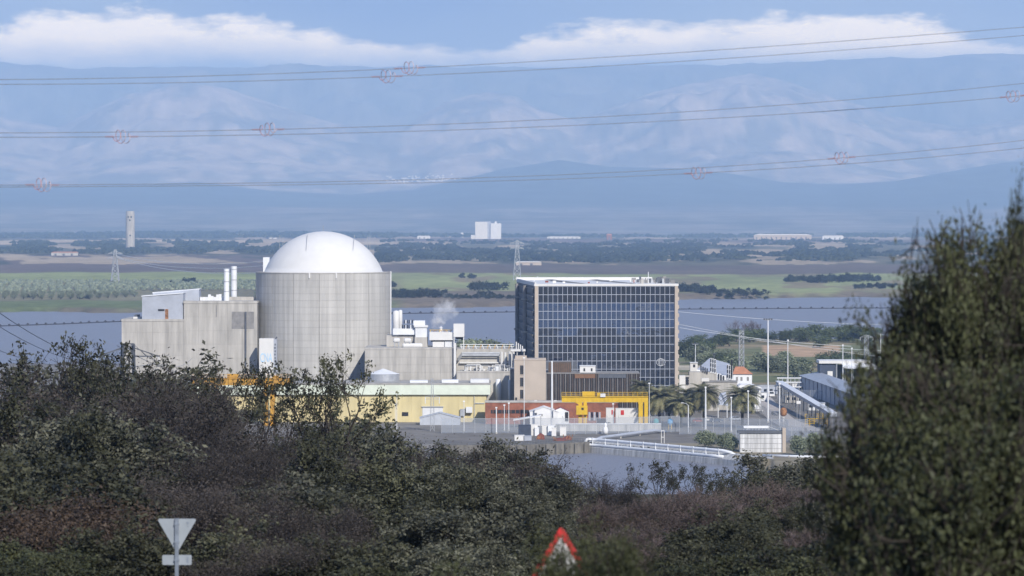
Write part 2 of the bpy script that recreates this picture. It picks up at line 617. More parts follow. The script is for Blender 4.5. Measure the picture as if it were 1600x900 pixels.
# the sheet follows distance along the view (y) inside the frame, rings elsewhere
fr = np.abs(AA) < 0.6
gx = np.where(fr, DD * np.tan(np.clip(AA, -0.6, 0.6)), DD * np.sin(AA) / math.cos(0.6) * 1.0)
gy = np.where(fr, DD, DD * np.cos(AA) / math.cos(0.6))
gx = np.clip(gx, -11000, 11000)
gy = np.clip(gy, -1500, 20000)
gz = ground_z(gx, gy)
me = fast_mesh('ground', np.stack([gx, gy, gz], -1).reshape(-1, 3), grid_faces(len(dist), len(az), True)[:, ::-1], M['ground'])
colour_attr(me, ground_colour(gx.ravel(), gy.ravel()))
me.shade_smooth()
tag(obj_from('ground', me), None, None, kind='structure')

# ------------------------------------------------------------------ the ranges
CRESTS = [   # distance, half width in front, [(column, row)...], cover with cloud shade painted in: 0 dark forest .. 1 sunlit bare rock and dry grass
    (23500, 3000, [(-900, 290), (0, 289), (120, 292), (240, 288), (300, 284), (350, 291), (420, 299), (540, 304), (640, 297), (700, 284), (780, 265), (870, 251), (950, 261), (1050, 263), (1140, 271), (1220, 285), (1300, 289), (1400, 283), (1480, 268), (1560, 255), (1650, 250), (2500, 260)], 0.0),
    (28500, 4000, [(-900, 190), (-100, 200), (0, 183), (90, 200), (200, 148), (290, 129), (350, 139), (450, 171), (530, 194), (600, 207), (640, 200), (700, 160), (770, 142), (810, 149), (850, 172), (905, 188), (960, 166), (1010, 148), (1080, 128), (1170, 114), (1230, 126), (1300, 152), (1400, 186), (1500, 200), (1600, 188), (2500, 180)], 1.0),
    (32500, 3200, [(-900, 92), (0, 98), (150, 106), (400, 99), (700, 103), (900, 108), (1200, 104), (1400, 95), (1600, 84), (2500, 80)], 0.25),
]
maz = np.linspace(-0.19, 0.19, 860)
mds = np.concatenate([np.linspace(13700, 17500, 40), np.linspace(17600, 35500, 300)])
MD, MA = np.meshgrid(mds, maz, indexing='ij')
mpx = 800 + np.tan(MA) * F
mx, my = MD * np.tan(MA), MD
warp = (fbm(mx / 1800, my / 1800, 4, 61) - 0.5)
base = np.interp(MD, [13700, 14500, 18000, 24000, 36000], [0, 12, 98, 150, 330]) + (fbm(mx / 700, my / 900, 5, 71) - 0.5) * 34 * sstep(13700, 17000, MD)
mz, rock_lit = base.copy(), np.full(MD.shape, 0.85)
rg = fbm(mx / 1500 + warp * 0.7, my / 1700, 6, 81, True)
rg2 = fbm(mx / 450 + warp, my / 560, 5, 83, True)
rg3 = fbm(mx / 120, my / 170, 4, 87, True)
for (cd, hw, pts, veg_lit) in CRESTS:
    P = np.array(pts, float)
    row = np.interp(mpx + warp * 50, P[:, 0], P[:, 1])
    crest = HC + (HY - row) / F * cd
    t = (MD + warp * 1500 * (0.5 + 0.5 * veg_lit) - cd) / hw
    sh = np.where(t < 0, np.exp(-(t * t) * 1.9) * 0.55 + np.clip(1 + t * 0.62, 0, 1) * 0.45, np.exp(-t * t * 1.2))
    h = base + (crest - base) * sh
    h = h + (crest - base).clip(0) * (0.30 * (rg - 0.62) + 0.17 * (rg2 - 0.6) + 0.03 * (rg3 - 0.6)) * np.clip(sh * 1.6, 0, 1) * (1 - 0.75 * sstep(0.8, 1.0, sh))
    k = sstep(-25, 25, h - mz)
    rock_lit = np.where(h > mz, rock_lit * (1 - k) + veg_lit * k, rock_lit)
    mz = np.maximum(mz, h)
fo_shade = np.array((0.07, 0.09, 0.085))
ro_lit = np.array((0.36, 0.315, 0.275))
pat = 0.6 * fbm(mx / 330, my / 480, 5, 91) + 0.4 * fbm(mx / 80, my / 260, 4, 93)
rk = np.clip(rock_lit * (0.30 + 0.75 * sstep(0.36, 0.66, pat)), 0, 1)[..., None]
mc = fo_shade * (1 - rk) + ro_lit * rk  # forest and bare ground tones, with cloud shade and sunlit slopes painted in
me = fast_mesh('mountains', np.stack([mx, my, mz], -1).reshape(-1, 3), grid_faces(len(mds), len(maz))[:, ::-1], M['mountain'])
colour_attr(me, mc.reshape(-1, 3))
me.shade_smooth()
tag(obj_from('mountains', me), None, None, kind='structure')

# the village at the foot of the bare hills: far too small to count
mb = B()
for k in range(120):
    px = 655 + R.gauss(0, 26)
    j = np.abs(maz - math.atan((px - 800) / F)).argmin()
    want = 281 + R.gauss(0, 3) - (px - 655) * 0.05
    rowv = HY - (mz[:, j] - HC) / mds * F
    i = np.where(mds > 23900, np.abs(rowv - want), 1e9).argmin()
    zz = float(mz[i, j])
    x = float(mx[i, j])
    yy = float(my[i, j])
    w = R.uniform(4, 8)
    mb.box(x - w, x + w, yy, yy + 12, zz - 8, zz + R.uniform(5, 9))
tag(mb.build('hill_village', M['white']), 'tiny white houses of a village at the foot of the bare hills', 'village', kind='stuff')

# ------------------------------------------------------------------ water
mb = B()
mb.add([(-2600, 1700, -3), (2600, 1700, -3), (2600, 3700, -3), (-2600, 3700, -3)], [(0, 1, 2, 3)])
tag(mb.build('reservoir_water', M['water']), None, None, kind='structure')
mb = B()
mb.add([(-40, 900, -3), (90, 900, -3), (90, 1150, -3), (-40, 1150, -3)], [(0, 1, 2, 3)])
tag(mb.build('inlet_water', M['water_in']), None, None, kind='structure')

# floating boom across the reservoir
bp = [(-200, 2420), (0, 2470), (100, 2520), (190, 2580), (420, 2690), (640, 2795), (808, 2840), (1060, 2925), (1370, 2960), (1700, 2985)]
bxy = [(X(p, D), D) for p, D in bp]
tb = thing('floating_boom', 'long dark floating boom strung across the reservoir', 'boom', (bxy[5][0], bxy[5][1], -3))
mb = B()
mb.tube([(x, y, -2.75) for x, y in bxy], 0.45, 6)
mb.build('boom_line', M['boom'], tb)
fl = B().lathe((0, 0, 0), [(0.2, -0.9), (1.0, -0.5), (1.1, 0.1), (0.6, 0.9), (0.15, 1.1)], 8).build('float', M['boom'], tb, local=True)
fl.location = (0, 0, 0.4)
cnt = 0
for (x0, y0), (x1, y1) in zip(bxy[:-1], bxy[1:]):
    L = math.hypot(x1 - x0, y1 - y0)
    k = max(1, int(L / 8.5))
    for i in range(k):
        t = i / k
        c = fl.copy()
        COL.objects.link(c)
        c.location = (x0 + (x1 - x0) * t - tb.location.x, y0 + (y1 - y0) * t - tb.location.y, 0.45)
        c.scale = (1, 1, R.uniform(0.8, 1.25))
        cnt += 1

# ------------------------------------------------------------------ reactor building
RD, RX, RR = 1335.0, X(505.5, 1335), 23.5
ZT = Z(426, RD)
t = thing('reactor_building', 'round pale concrete reactor building with white domed roof', 'reactor building', (RX, RD, 0))
core = B().lathe((RX, RD, 0), [(RR - 0.16, 0), (RR - 0.16, ZT - 0.05)], 96).build('wall', M['concrete_joint'], t)
LIFT, NB = 2.3, 16
pa = B()
a0, a1 = 0.012, 2 * math.pi / NB - 0.0
vs, fs = [], []
SEG = 5
ga = 0.22 / RR
for k in range(SEG + 1):
    a = -math.pi / NB + ga / 2 + (2 * math.pi / NB - ga) * k / SEG
    for (r, z) in ((RR - 0.2, 0.02), (RR, 0.02), (RR, LIFT - 0.03), (RR - 0.2, LIFT - 0.03)):
        vs.append((r * math.cos(a), r * math.sin(a), z))
for k in range(SEG):
    o = k * 4
    for q in range(3):
        fs.append((o + q, o + 4 + q, o + 5 + q, o + q + 1))
fs += [(0, 1, 2, 3), (SEG * 4 + 3, SEG * 4 + 2, SEG * 4 + 1, SEG * 4)]
p0 = pa.add(vs, fs).build('concrete_panel', M['concrete'], core, local=True)
nl = 17
first = True
for i in range(nl):
    for j in range(NB):
        o = p0 if first else p0.copy()
        if not first:
            COL.objects.link(o)
        first = False
        o.parent = core
        o.location = (0, 0, ZT - LIFT * (i + 1))
        o.rotation_euler = (0, 0, 2 * math.pi / NB * j + math.radians(-90 - 0.8 + 11.25))
B().lathe((RX, RD, 0), [(RR + 0.02, 0), (RR + 0.02, ZT - LIFT * nl)], 96).build('wall_base', M['concrete'], t)
sr, ch = 98.3 / F * RD, 14.4
dr = 92.5 / F * RD
prof = [(dr + 0.15, ZT - 0.2), (dr + 0.15, ZT + 0.35)]
for k in range(15):
    zz = ch * (1 - ((14 - k) / 14.0) ** 1.6)
    prof.append((max(0.05, math.sqrt(max(0, sr * sr - (sr - ch + zz) ** 2))), ZT + 0.35 + zz * 0.975))
dome = B().lathe((RX, RD, 0), prof, 96).build('dome', M['dome'], t, smooth=True)
B().lathe((RX, RD, 0), [(RR + 0.12, ZT - 0.04), (RR + 0.12, ZT + 0.25), (dr, ZT + 0.25)], 96).build('parapet', M['concrete_warm'], t)
for px, yt, yb in ((437, 368, 392), (442, 371, 390), (574, 369, 392), (578, 368, 395), (505, 352, 364)):
    D = RD
    B().tube([(X(px, D), D, Z(yb, D)), (X(px, D), D, Z(yt, D))], 0.07, 5).build('lightning_rod', M['galv'], t)
for px, yt, yb in ((479.5, 367, 391), (552, 367, 391)):
    # ladder rails lying on the dome
    pts = []
    for k in range(7):
        y = yt + (yb - yt) * k / 6
        D = RD - 10
        x = X(px, D) - RX
        zz = Z(y, D)
        rr = math.sqrt(max(0.1, sr * sr - (zz - (ZT + 0.35 + ch - sr)) ** 2 - x * x))
        pts.append((RX + x, RD - rr - 0.1, zz))
    B().tube(pts, 0.09, 5).build('dome_ladder', M['galv'], t)
for px in (483.5, 525.5):
    x = X(px, RD - 23) - RX
    y = RD - math.sqrt(RR * RR - x * x)
    B().box(RX + x - 0.25, RX + x + 0.25, y - 0.3, y + 0.3, ZT - 1.6, ZT + 0.2).build('scupper', M['white'], t)
D = RD + 8
pbox(B(), 411, 421, 402, 426, D, 4).build('stair_head', M['white_metal'], t)
D = RD - 3
B().tube([(X(610.6, D), D, 3), (X(610.6, D), D, ZT + 0.5)], 0.22, 6).build('downpipe', M['white_metal'], t)

# ------------------------------------------------------------------ auxiliary block at the side of the reactor
D = 1318.0
t = thing('auxiliary_building', 'stepped windowless concrete block adjoining the domed reactor', 'building', (X(295, D), D, 0))
zl, zr = Z(500, D), Z(472, D)
w = B()
w.box(X(190, D) + 0.1, X(287, D), D + 0.15, D + 30, 0, zl - 0.05)
w.box(X(287, D), X(402, D) - 0.1, D + 0.15, D + 30, 0, zr - 0.05)
wall = w.build('wall', M['concrete_joint'], t)
for (x0, x1, zt, nc) in ((190, 287, zl, 4), (287, 402, zr, 5)):
    wx = (X(x1, D) - X(x0, D)) / nc
    nr = 8
    hz = (zt - 0.4) / nr
    pm = B().box(0.025, wx - 0.025, 0, 0.3, 0.015, hz - 0.015)
    p = pm.build('concrete_panel', M['concrete_warm'], wall, local=True)
    for i in range(nc):
        for k in range(nr):
            o = p if (i == 0 and k == 0) else p.copy()
            if o is not p:
                COL.objects.link(o)
            o.parent = wall
            o.location = (X(x0, D) + i * wx - t.location.x, -0.05, k * hz)
    B().box(X(x0, D) - 0.1, X(x1, D) + (0.0 if x0 == 190 else 0.1), D - 0.2, D + 30.2, zt - 0.42, zt + 0.3).build('parapet', M['concrete_warm'], t)
pbox(B(), 362, 397, 487, 514, D - 0.12, 0.3).build('dark_panel', M['concrete_dark'], t)  # flat panel in a darker tone than the wall
B().tube([(X(384, D), D - 0.5, Z(487, D)), (X(384, D), D - 0.5, 5)], 0.3, 6).build('downpipe', M['steel_dark'], t)
pbox(B(), 337.3, 338.6, 477, 495, D - 0.14, 0.3).build('drain_stain', M['concrete_dark'], t)
B().box(X(300, D), X(398, D), D + 14, D + 15, zr + 0.3, zr + 1.5).build('roof_kerb', M['concrete_warm'], t)
for k in range(9):
    x = X(314 + k * 4.2, D + 15)
    B().box(x, x + 0.9, D + 11, D + 12, zr + 0.3, zr + 0.3 + R.uniform(0.9, 2.2)).build('roof_vent', M['white_metal'], t)

t = thing('roof_shed', 'white sheet metal shed with rust stain on the low concrete roof', 'shed', (X(255, D), D + 1, zl + 0.3))
d1 = D + 0.8
B().prism([(X(222, d1), zl + 0.3), (X(286, d1), zl + 0.3), (X(286, d1), Z(458, d1)), (X(222, d1), Z(463, d1))], d1, d1 + 9).build('wall', M['shed_blue'], t)
d2 = d1 + 9.1
B().prism([(X(239, d2), zl + 0.3), (X(311, d2), zl + 0.3), (X(311, d2), Z(452, d2)), (X(239, d2), Z(458, d2))], d2, d2 + 8).build('rear_wall', M['shed_blue'], t)
B().prism([(X(221, d1), Z(463.4, d1)), (X(287, d1), Z(458.4, d1)), (X(287, d1), Z(457.2, d1)), (X(221, d1), Z(462.2, d1))], d1 - 0.3, d1 + 9).build('roof', M['white_metal'], t)
B().prism([(X(238, d2), Z(458.2, d2)), (X(312, d2), Z(452.3, d2)), (X(312, d2), Z(451, d2)), (X(238, d2), Z(457, d2))], d2 + 0.05, d2 + 8.3).build('roof', M['white_metal'], t)
pbox(B(), 247, 257, 483, 486, d1 - 0.1, 0.2).build('opening', M['black'], t)
pbox(B(), 258, 263, 483, 499, d1 - 0.12, 0.2).build('rust_stain', M['rust'], t)
t = thing('roof_unit', 'small white cabin unit at the outer end of the concrete roof', 'roof unit', (X(214, D + 6), D + 6, zl + 0.3))
pbox(B(), 208, 220, 495, 500, D + 6, 3, zl + 0.3).build('housing', M['white'], t)
pbox(B(), 210, 218, 491.5, 495, D + 6.4, 2.2).build('cab', M['steel_dark'], t)
for px, yt, dd, r, nm in ((354, 420, D + 9, 0.95, 'nearer and shorter of the twin white flues on the concrete roof'), (365.5, 416, D + 17, 1.05, 'taller rear one of the twin white flues beside the reactor')):
    t = thing('flue_stack', nm, 'chimney', (X(px, dd), dd, zr))
    B().lathe((X(px, dd), dd, 0), [(r, zr), (r, Z(yt, dd)), (r * 0.8, Z(yt, dd)), (r * 0.8, Z(yt, dd) - 0.6)], 16).build('shaft', M['white_metal'], t, smooth=False)
    for k in range(3):
        z = zr + (Z(yt, dd) - zr) * (0.3 + 0.3 * k)
        B().lathe((X(px, dd), dd, 0), [(r + 0.08, z), (r + 0.08, z + 0.25)], 16).build('flange', M['galv'], t)

# banner tower with blue letters
D = 1308.0
t = thing('banner_tower', 'narrow white stair tower with pale blue letters in front of the reactor', 'stair tower', (X(417, D), D, 0))
B().box(X(405, D), X(427.4, D), D, D + 5, 0, Z(529, D)).build('front_wall', M['white'], t)
B().prism([(X(427.4, D), 0), (X(432.2, D), 0), (X(432.2, D), Z(530.5, D)), (X(427.4, D), Z(529.5, D))], D + 0.3, D + 5).build('side_wall', M['shed_blue'], t)


def text_mesh(body, size):
    cu = bpy.data.curves.new('lettering', 'FONT')
    cu.body = body
    cu.size = size
    cu.extrude = 0.03
    cu.align_x = 'CENTER'
    ob = bpy.data.objects.new('lettering', cu)
    COL.objects.link(ob)
    bpy.context.view_layer.update()
    me = bpy.data.meshes.new_from_object(ob.evaluated_get(bpy.context.evaluated_depsgraph_get()))
    bpy.data.objects.remove(ob)
    me.name = 'lettering'
    return me


me = text_mesh('CNA', 3.9)
me.materials.clear()
me.materials.append(M['pale_blue'])
o = obj_from('lettering', me, t)
o.rotation_euler = (math.pi / 2, 0, 0)
o.scale = (0.50, 1.1, 1)
o.location = (X(416, D) - t.location.x, -0.06, Z(565.5, D))
for k in range(9):
    z = Z(537 + k * 5.2, D)
    B().box(X(429, D) - 0.1 * (k % 2), X(430.8, D), D + 0.22, D + 0.3, z - 0.62, z).build('side_letter', M['steel_dark'], t)
B().bar((X(430, D), D + 1, Z(530, D)), (X(432.5, D), D + 1, Z(526.5, D)), 0.5).build('lamp_bracket', M['steel_dark'], t)
pbox(B(), 401, 436, 586, 592, D - 1, 6).build('canopy', M['white'], t)

# ------------------------------------------------------------------ long yellow hall
D = 1258.0
t = thing('yellow_hall', 'long low yellow hall with pale green roof fascia before the reactor', 'hall', (X(512, D), D, 0))
zf0, zf1 = Z(616.5, D), Z(601, D)
w = B().box(X(262, D), X(760, D), D + 0.1, D + 24, 0, zf0 + 0.5).build('wall', M['yellow_wall'], t)
NP = 34
pw = (X(760, D) - X(262, D)) / NP
pm = B().box(0.03, pw - 0.03, 0, 0.2, 0, zf0 - 0.02).build('wall_panel', M['yellow_wall'], w, local=True)
for i in range(NP):
    o = pm if i == 0 else pm.copy()
    if i:
        COL.objects.link(o)
    o.parent = w
    o.location = (X(262, D) + i * pw - t.location.x, -0.02 - 0.01 * (i % 2), 0)
f = B().box(X(255, D), X(766, D), D - 1.0, D + 25, zf0, zf1).build('fascia', M['green_fascia'], t)
B().box(X(255, D) - 0.1, X(766, D) + 0.1, D - 1.1, D + 25.1, zf1, zf1 + 0.5).build('roof_edge', M['roof_grey'], t)
for x0, x1, h in ((690, 716, 0.9), (735, 764, 1.1), (640, 668, 0.7)):
    B().box(X(x0, D), X(x1, D), D + 3, D + 9, zf1 + 0.5, zf1 + 0.5 + h).build('roof_light', M['white_metal'], t)
pbox(B(), 660, 692, 636, 658, D - 0.2, 0.3, 0).build('rolling_door', M['white_metal'], t)
pbox(B(), 659, 693, 635, 636.4, D - 0.5, 0.5).build('door_lintel', M['grey_metal'], t)
pbox(B(), 628, 638, 644, 650, D - 0.15, 0.3).build('window', M['black'], t)
pbox(B(), 728, 738, 636, 645, D - 1.6, 1.5).build('wall_unit', M['white_metal'], t)
pbox(B(), 719, 726, 639, 650, D - 0.9, 0.8).build('switch_box', M['grey_metal'], t)
B().tube([(X(741, D), D - 0.3, 0), (X(741, D), D - 0.3, zf0)], 0.12, 5).build('downpipe', M['galv'], t)
B().tube([(X(742, D), D - 0.35, Z(630, D)), (X(757, D), D - 0.35, Z(630, D))], 0.14, 5).build('cable_tray', M['galv'], t)

# ------------------------------------------------------------------ concrete block behind the yellow hall and the plant on its roof
D = 1286.0
zt = Z(544, D)
t = thing('safeguard_building', 'plain concrete block between the reactor and the pipe bay', 'building', (X(645, D), D, 0))
w = B().box(X(570, D), X(712, D), D + 0.15, D + 28, 0, zt - 0.05).build('wall', M['concrete_joint'], t)
nr, nc = 9, 6
wx, hz = (X(712, D) - X(570, D)) / nc, (zt - 0.5) / nr
p = B().box(0.025, wx - 0.025, 0, 0.3, 0.02, hz - 0.02).build('concrete_panel', M['concrete_warm'], w, local=True)
for i in range(nc):
    for k in range(nr):
        o = p if i + k == 0 else p.copy()
        if i + k:
            COL.objects.link(o)
        o.parent = w
        o.location = (X(570, D) + i * wx - t.location.x, -0.05, k * hz)
B().box(X(570, D) - 0.1, X(712, D) + 0.1, D - 0.15, D + 28.1, zt - 0.5, zt + 0.15).build('parapet', M['concrete_warm'], t)
pbox(B(), 604, 650, 524, 548, D + 12, 10).build('roof_tier', M['concrete_warm'], t)
pbox(B(), 648, 668, 527, 545, D + 9, 6).build('roof_tier', M['concrete_warm'], t)

R0 = D + 13
for px, r, yt, lab in ((619, 1.15, 485, 'thicker white vertical tank on the roof right beside the reactor wall'), (625.5, 0.7, 484, 'slim white vertical tank on the roof next to the thicker one')):
    dd = R0 + (0 if r > 1 else 2)
    tt = thing('roof_tank', lab, 'tank', (X(px, dd), dd, Z(524, dd)))
    zb, zz = Z(524, dd), Z(yt, dd)
    B().lathe((X(px, dd), dd, 0), [(r, zb), (r, zz - r * 0.5), (r * 0.7, zz - r * 0.15), (r * 0.15, zz)], 16).build('shell', M['white'], tt, smooth=True)
    B().lathe((X(px, dd), dd, 0), [(r + 0.12, zb), (r + 0.12, zb + 0.7)], 16).build('skirt', M['white_metal'], tt)
tt = thing('filter_house', 'stepped white filter house on the roof among the tanks', 'plant room', (X(640, R0), R0, Z(524, R0)))
pbox(B(), 614, 650, 513.5, 523, R0 - 2, 5).build('lower_box', M['white_metal'], tt)
pbox(B(), 649, 667, 511, 527, R0 - 3, 5).build('side_box', M['white_metal'], tt)
pbox(B(), 647, 668.5, 508.5, 511.5, R0 - 3.4, 6).build('roof', M['white'], tt)
pbox(B(), 646, 664, 501, 508.5, R0 - 2, 4).build('upper_box', M['white_metal'], tt)
for i in range(9):
    for row_, (yt, yb) in enumerate(((500, 505.5), (507.5, 513.5))):
        if row_ == 0 and i < 2:
            continue
        px = 626 + i * 2.5
        pbox(B(), px, px + (1.5 if (i + row_) % 2 else 1.1), yt, yb, R0 - 1.5 - 0.1 * (i % 2), 0.8).build('louvre', M['black'] if (i * 7 + row_ * 3) % 3 else M['white'], tt)
for (x0, x1, yc, rr, lab) in ((614.5, 625, 532, 0.85, 'short white horizontal drum nearest the reactor on the concrete roof'), (631, 642.5, 532, 0.85, 'second short white horizontal drum from the reactor'), (629, 660, 540, 0.8, 'long white horizontal vessel at the roof edge')):
    dd = D + 5
    tt = thing('horizontal_vessel', lab, 'tank', (X((x0 + x1) / 2, dd), dd, zt + 0.1))
    zc = Z(yc, dd)
    xs = [X(x0, dd), X(x0, dd) + 0.35, X(x1, dd) - 0.35, X(x1, dd)]
    B().tube([(x, dd, zc) for x in xs], [rr * 0.6, rr, rr, rr * 0.6], 14).build('shell', M['white'], tt)
    for q in (0.2, 0.8):
        xx = xs[0] + (xs[3] - xs[0]) * q
        B().box(xx - 0.15, xx + 0.15, dd - 0.5, dd + 0.5, zt + 0.1, zc - rr * 0.8).build('saddle', M['grey_metal'], tt)
tt = thing('ventilation_house', 'bright white flat ventilation house on the roof under the steam', 'plant room', (X(690, D + 8), D + 8, zt))
pbox(B(), 671, 709, 519, 531.5, D + 7, 9).build('upper_wall', M['white'], tt)
pbox(B(), 676, 694, 534, 545, D + 7.6, 8, zt).build('lower_wall', M['white'], tt)
pbox(B(), 695, 708, 533, 545, D + 7.8, 8, zt).build('lower_wall', M['white_metal'], tt)
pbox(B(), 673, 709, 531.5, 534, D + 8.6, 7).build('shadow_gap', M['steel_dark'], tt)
for k in range(8):
    px = 673 + k * 4.3
    B().bar((X(px, D + 9), D + 9, Z(519, D + 9)), (X(px + (2.5 if k % 2 else -1), D + 9), D + 9, Z(515.5, D + 9)), 0.16).build('rail_post', M['rust'] if k % 3 else M['yellow'], tt)
B().tube([(X(671, D + 9), D + 9, Z(515.6, D + 9)), (X(707, D + 9), D + 9, Z(515.6, D + 9))], 0.1, 5).build('rail', M['yellow'], tt)
B().lathe((X(689, D + 11), D + 11, 0), [(0.5, Z(519, D + 11)), (0.5, Z(513, D + 11)), (0.7, Z(512, D + 11)), (0.1, Z(510, D + 11))], 10).build('vent_cowl', M['white'], tt)
tt = thing('white_stair_box', 'tall white box on legs at the end of the roof plant', 'plant room', (X(717, D + 6), D + 6, zt))
pbox(B(), 708.6, 725.5, 506, 526.5, D + 6, 5).build('box', M['white'], tt)
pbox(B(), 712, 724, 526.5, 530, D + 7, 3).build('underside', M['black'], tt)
for px in (709.5, 724.5):
    pbox(B(), px - 0.7, px + 0.7, 526.5, 546, D + 6.2, 0.5).build('leg', M['white'], tt)
pbox(B(), 709, 712.5, 536, 600, D - 1.5, 1.2).build('riser_duct', M['white'], tt)
tt = thing('storage_tank', 'low grey round tank with conical top before the concrete block', 'tank', (X(600, 1276), 1276, 0))
dd = 1276
r = X(624, dd) - X(599, dd)
B().lathe((X(599, dd), dd, 0), [(r, 0), (r, Z(584, dd))], 32).build('shell', M['grey_metal'], tt, smooth=False)
B().lathe((X(599, dd), dd, 0), [(r + 0.1, Z(584, dd)), (r * 0.5, Z(580, dd)), (0.2, Z(576, dd))], 32).build('cone_roof', M['white_metal'], tt)

# steam drifting off the roof vents
m, n, l, pr = new_mat('steam')
n.remove(pr)
pv = n.new('ShaderNodeVolumePrincipled')
pv.inputs['Color'].default_value = (1, 1, 1, 1)
g = n.new('ShaderNodeTexCoord')
nz = n.new('ShaderNodeTexNoise')
nz.inputs['Scale'].default_value = 1.9
nz.inputs['Detail'].default_value = 5
l.new(g.outputs['Object'], nz.inputs['Vector'])
ln = n.new('ShaderNodeVectorMath')
ln.operation = 'LENGTH'
l.new(g.outputs['Object'], ln.inputs[0])
a = n.new('ShaderNodeMapRange')
a.inputs[1].default_value = 0.25
a.inputs[2].default_value = 1.0
a.inputs[3].default_value = 0.08
a.inputs[4].default_value = -0.16
l.new(ln.outputs['Value'], a.inputs[0])
b = n.new('ShaderNodeMath')
l.new(nz.outputs[0], b.inputs[0])
l.new(a.outputs[0], b.inputs[1])
c = n.new('ShaderNodeMapRange')
c.inputs[1].default_value = 0.44
c.inputs[2].default_value = 0.68
c.inputs[3].default_value = 0.0
c.inputs[4].default_value = 0.55
l.new(b.outputs[0], c.inputs[0])
l.new(c.outputs[0], pv.inputs['Density'])
l.new(pv.outputs[0], n['Material Output'].inputs['Volume'])
import bmesh
for (px, py, sx, sz, rot, lab) in ((695, 484, 5.2, 6.2, 0.5, 'larger puff of white steam drifting above the ventilation house'), (683, 503, 3.2, 3.0, 0.3, 'small low puff of steam just above the white roof')):
    bm = bmesh.new()
    bmesh.ops.create_icosphere(bm, subdivisions=2, radius=1.0)
    me = bpy.data.meshes.new('steam_plume')
    bm.to_mesh(me)
    bm.free()
    me.materials.append(m)
    o = obj_from('steam_plume', me)
    dd = D + 22
    o.location = (X(px, dd), dd, Z(py, dd))
    o.scale = (sx, 3.0, sz)
    o.rotation_euler = (0, rot, 0)
    tag(o, lab, 'steam')

# ------------------------------------------------------------------ pipe bay between the concrete block and the glass tower
D = 1280.0
t = thing('pipe_bay', 'open concrete pipe bay crowded with white and silver pipework', 'building', (X(757, D), D, 0))
zt = Z(582, D)
B().box(X(712, D) + 0.3, X(797, D), D, D + 10, 0, zt).build('front_wall', M['concrete_warm'], t)
B().box(X(712, D) + 0.3, X(797, D) + 0.1, D - 0.12, D + 0.8, zt, zt + 0.5).build('parapet', M['concrete_warm'], t)
D2 = D + 22
B().box(X(712, D2), X(806, D2), D2, D2 + 14, 0, Z(545, D2)).build('rear_wall', M['concrete_warm'], t)
B().box(X(718, D2), X(806, D2), D2 - 1.2, D2, Z(567.5, D2), Z(565.5, D2)).build('beam', M['white'], t)
B().box(X(716, D2), X(806, D2), D2 - 6, D2, 0, Z(578, D2)).build('lower_wall', M['concrete_warm'], t)
for k, yy in enumerate((551, 553.2, 555)):
    B().tube([(X(716, D2), D2 - 0.6 - 0.5 * k, Z(yy + 8, D2)), (X(722, D2), D2 - 0.6 - 0.5 * k, Z(yy, D2)), (X(781, D2), D2 - 0.6 - 0.5 * k, Z(yy, D2))], 0.24, 8).build('silver_pipe', M['grey_metal'], t)
for k, px in enumerate((784, 789.5, 796.5, 803)):
    B().tube([(X(px, D2 - 3), D2 - 3, Z(583, D2)), (X(px, D2 - 3), D2 - 3, Z(549 + (k % 2), D2))], 0.42, 10).build('vent_stack', M['white'], t)
rr = random.Random(5)
for k in range(26):
    x = rr.uniform(718, 792)
    y0 = rr.uniform(569, 579)
    ln_ = rr.uniform(4, 20)
    dd = D + rr.uniform(11, 20)
    r = rr.choice((0.18, 0.25, 0.35))
    p = [(X(x, dd), dd, Z(581, dd) - 2), (X(x, dd), dd, Z(y0, dd)), (X(min(798, x + ln_), dd), dd, Z(y0, dd)), (X(min(798, x + ln_), dd), dd - 1, Z(582, dd) - 2)]
    B().tube(p, r, 7).build('pipe', M[rr.choice(('white', 'white', 'grey_metal', 'white_metal'))], t)
for k in range(7):
    x = rr.uniform(722, 790)
    dd = D + rr.uniform(11, 16)
    pbox(B(), x, x + rr.uniform(3, 8), rr.uniform(570, 576), 584, dd, 1.5).build('pump_housing', M[rr.choice(('white', 'white_metal', 'concrete_dark'))], t)
for k in range(15):
    px = 722 + k * 5.6
    B().bar((X(px, D2 + 1), D2 + 1, Z(545, D2)), (X(px + (2.2 if k % 2 else -2.2), D2 + 1), D2 + 1, Z(538.5, D2)), 0.22).build('roof_brace', M['ochre'] if k % 2 else M['white_metal'], t)
for yy in (538.5, 542):
    B().tube([(X(719, D2 + 1), D2 + 1, Z(yy, D2)), (X(803, D2 + 1), D2 + 1, Z(yy, D2))], 0.14, 5).build('roof_rail', M['white_metal'], t)
for (px, r, yt, yb, lab) in ((778.5, 0.85, 592, 624, 'white upright gas tank standing against the pipe bay wall'), (795.7, 0.4, 593, 626, 'slim white upright tube at the corner of the pipe bay')):
    dd = D - 2
    tt = thing('upright_tank', lab, 'tank', (X(px, dd), dd, 0))
    B().lathe((X(px, dd), dd, 0), [(r, 0.2), (r, Z(yt, dd) - r * 0.5), (r * 0.7, Z(yt, dd) - 0.15), (0.1, Z(yt, dd))], 14).build('shell', M['white_metal'], tt, smooth=True)
    B().box(X(px, dd) - r, X(px, dd) + r, dd - r, dd + r, 0, 0.5).build('plinth', M['concrete_warm'], tt)
t = thing('dark_link', 'narrow dark gap block beside the beige tower', 'building', (X(800, 1270), 1270, 0))
pbox(B(), 797, 803.5, 577, 640, 1268, 8, 0).build('wall', M['concrete_dark'], t)
pbox(B(), 796.8, 803.7, 576, 577.4, 1267.7, 8.4).build('coping', M['concrete_warm'], t)
tt = thing('roof_canopy', 'white canopy on posts with small flues beside the glass tower', 'canopy', (X(808, 1292), 1292, 0))
pbox(B(), 798, 821, 546, 549, 1290, 6).build('deck', M['white'], tt)
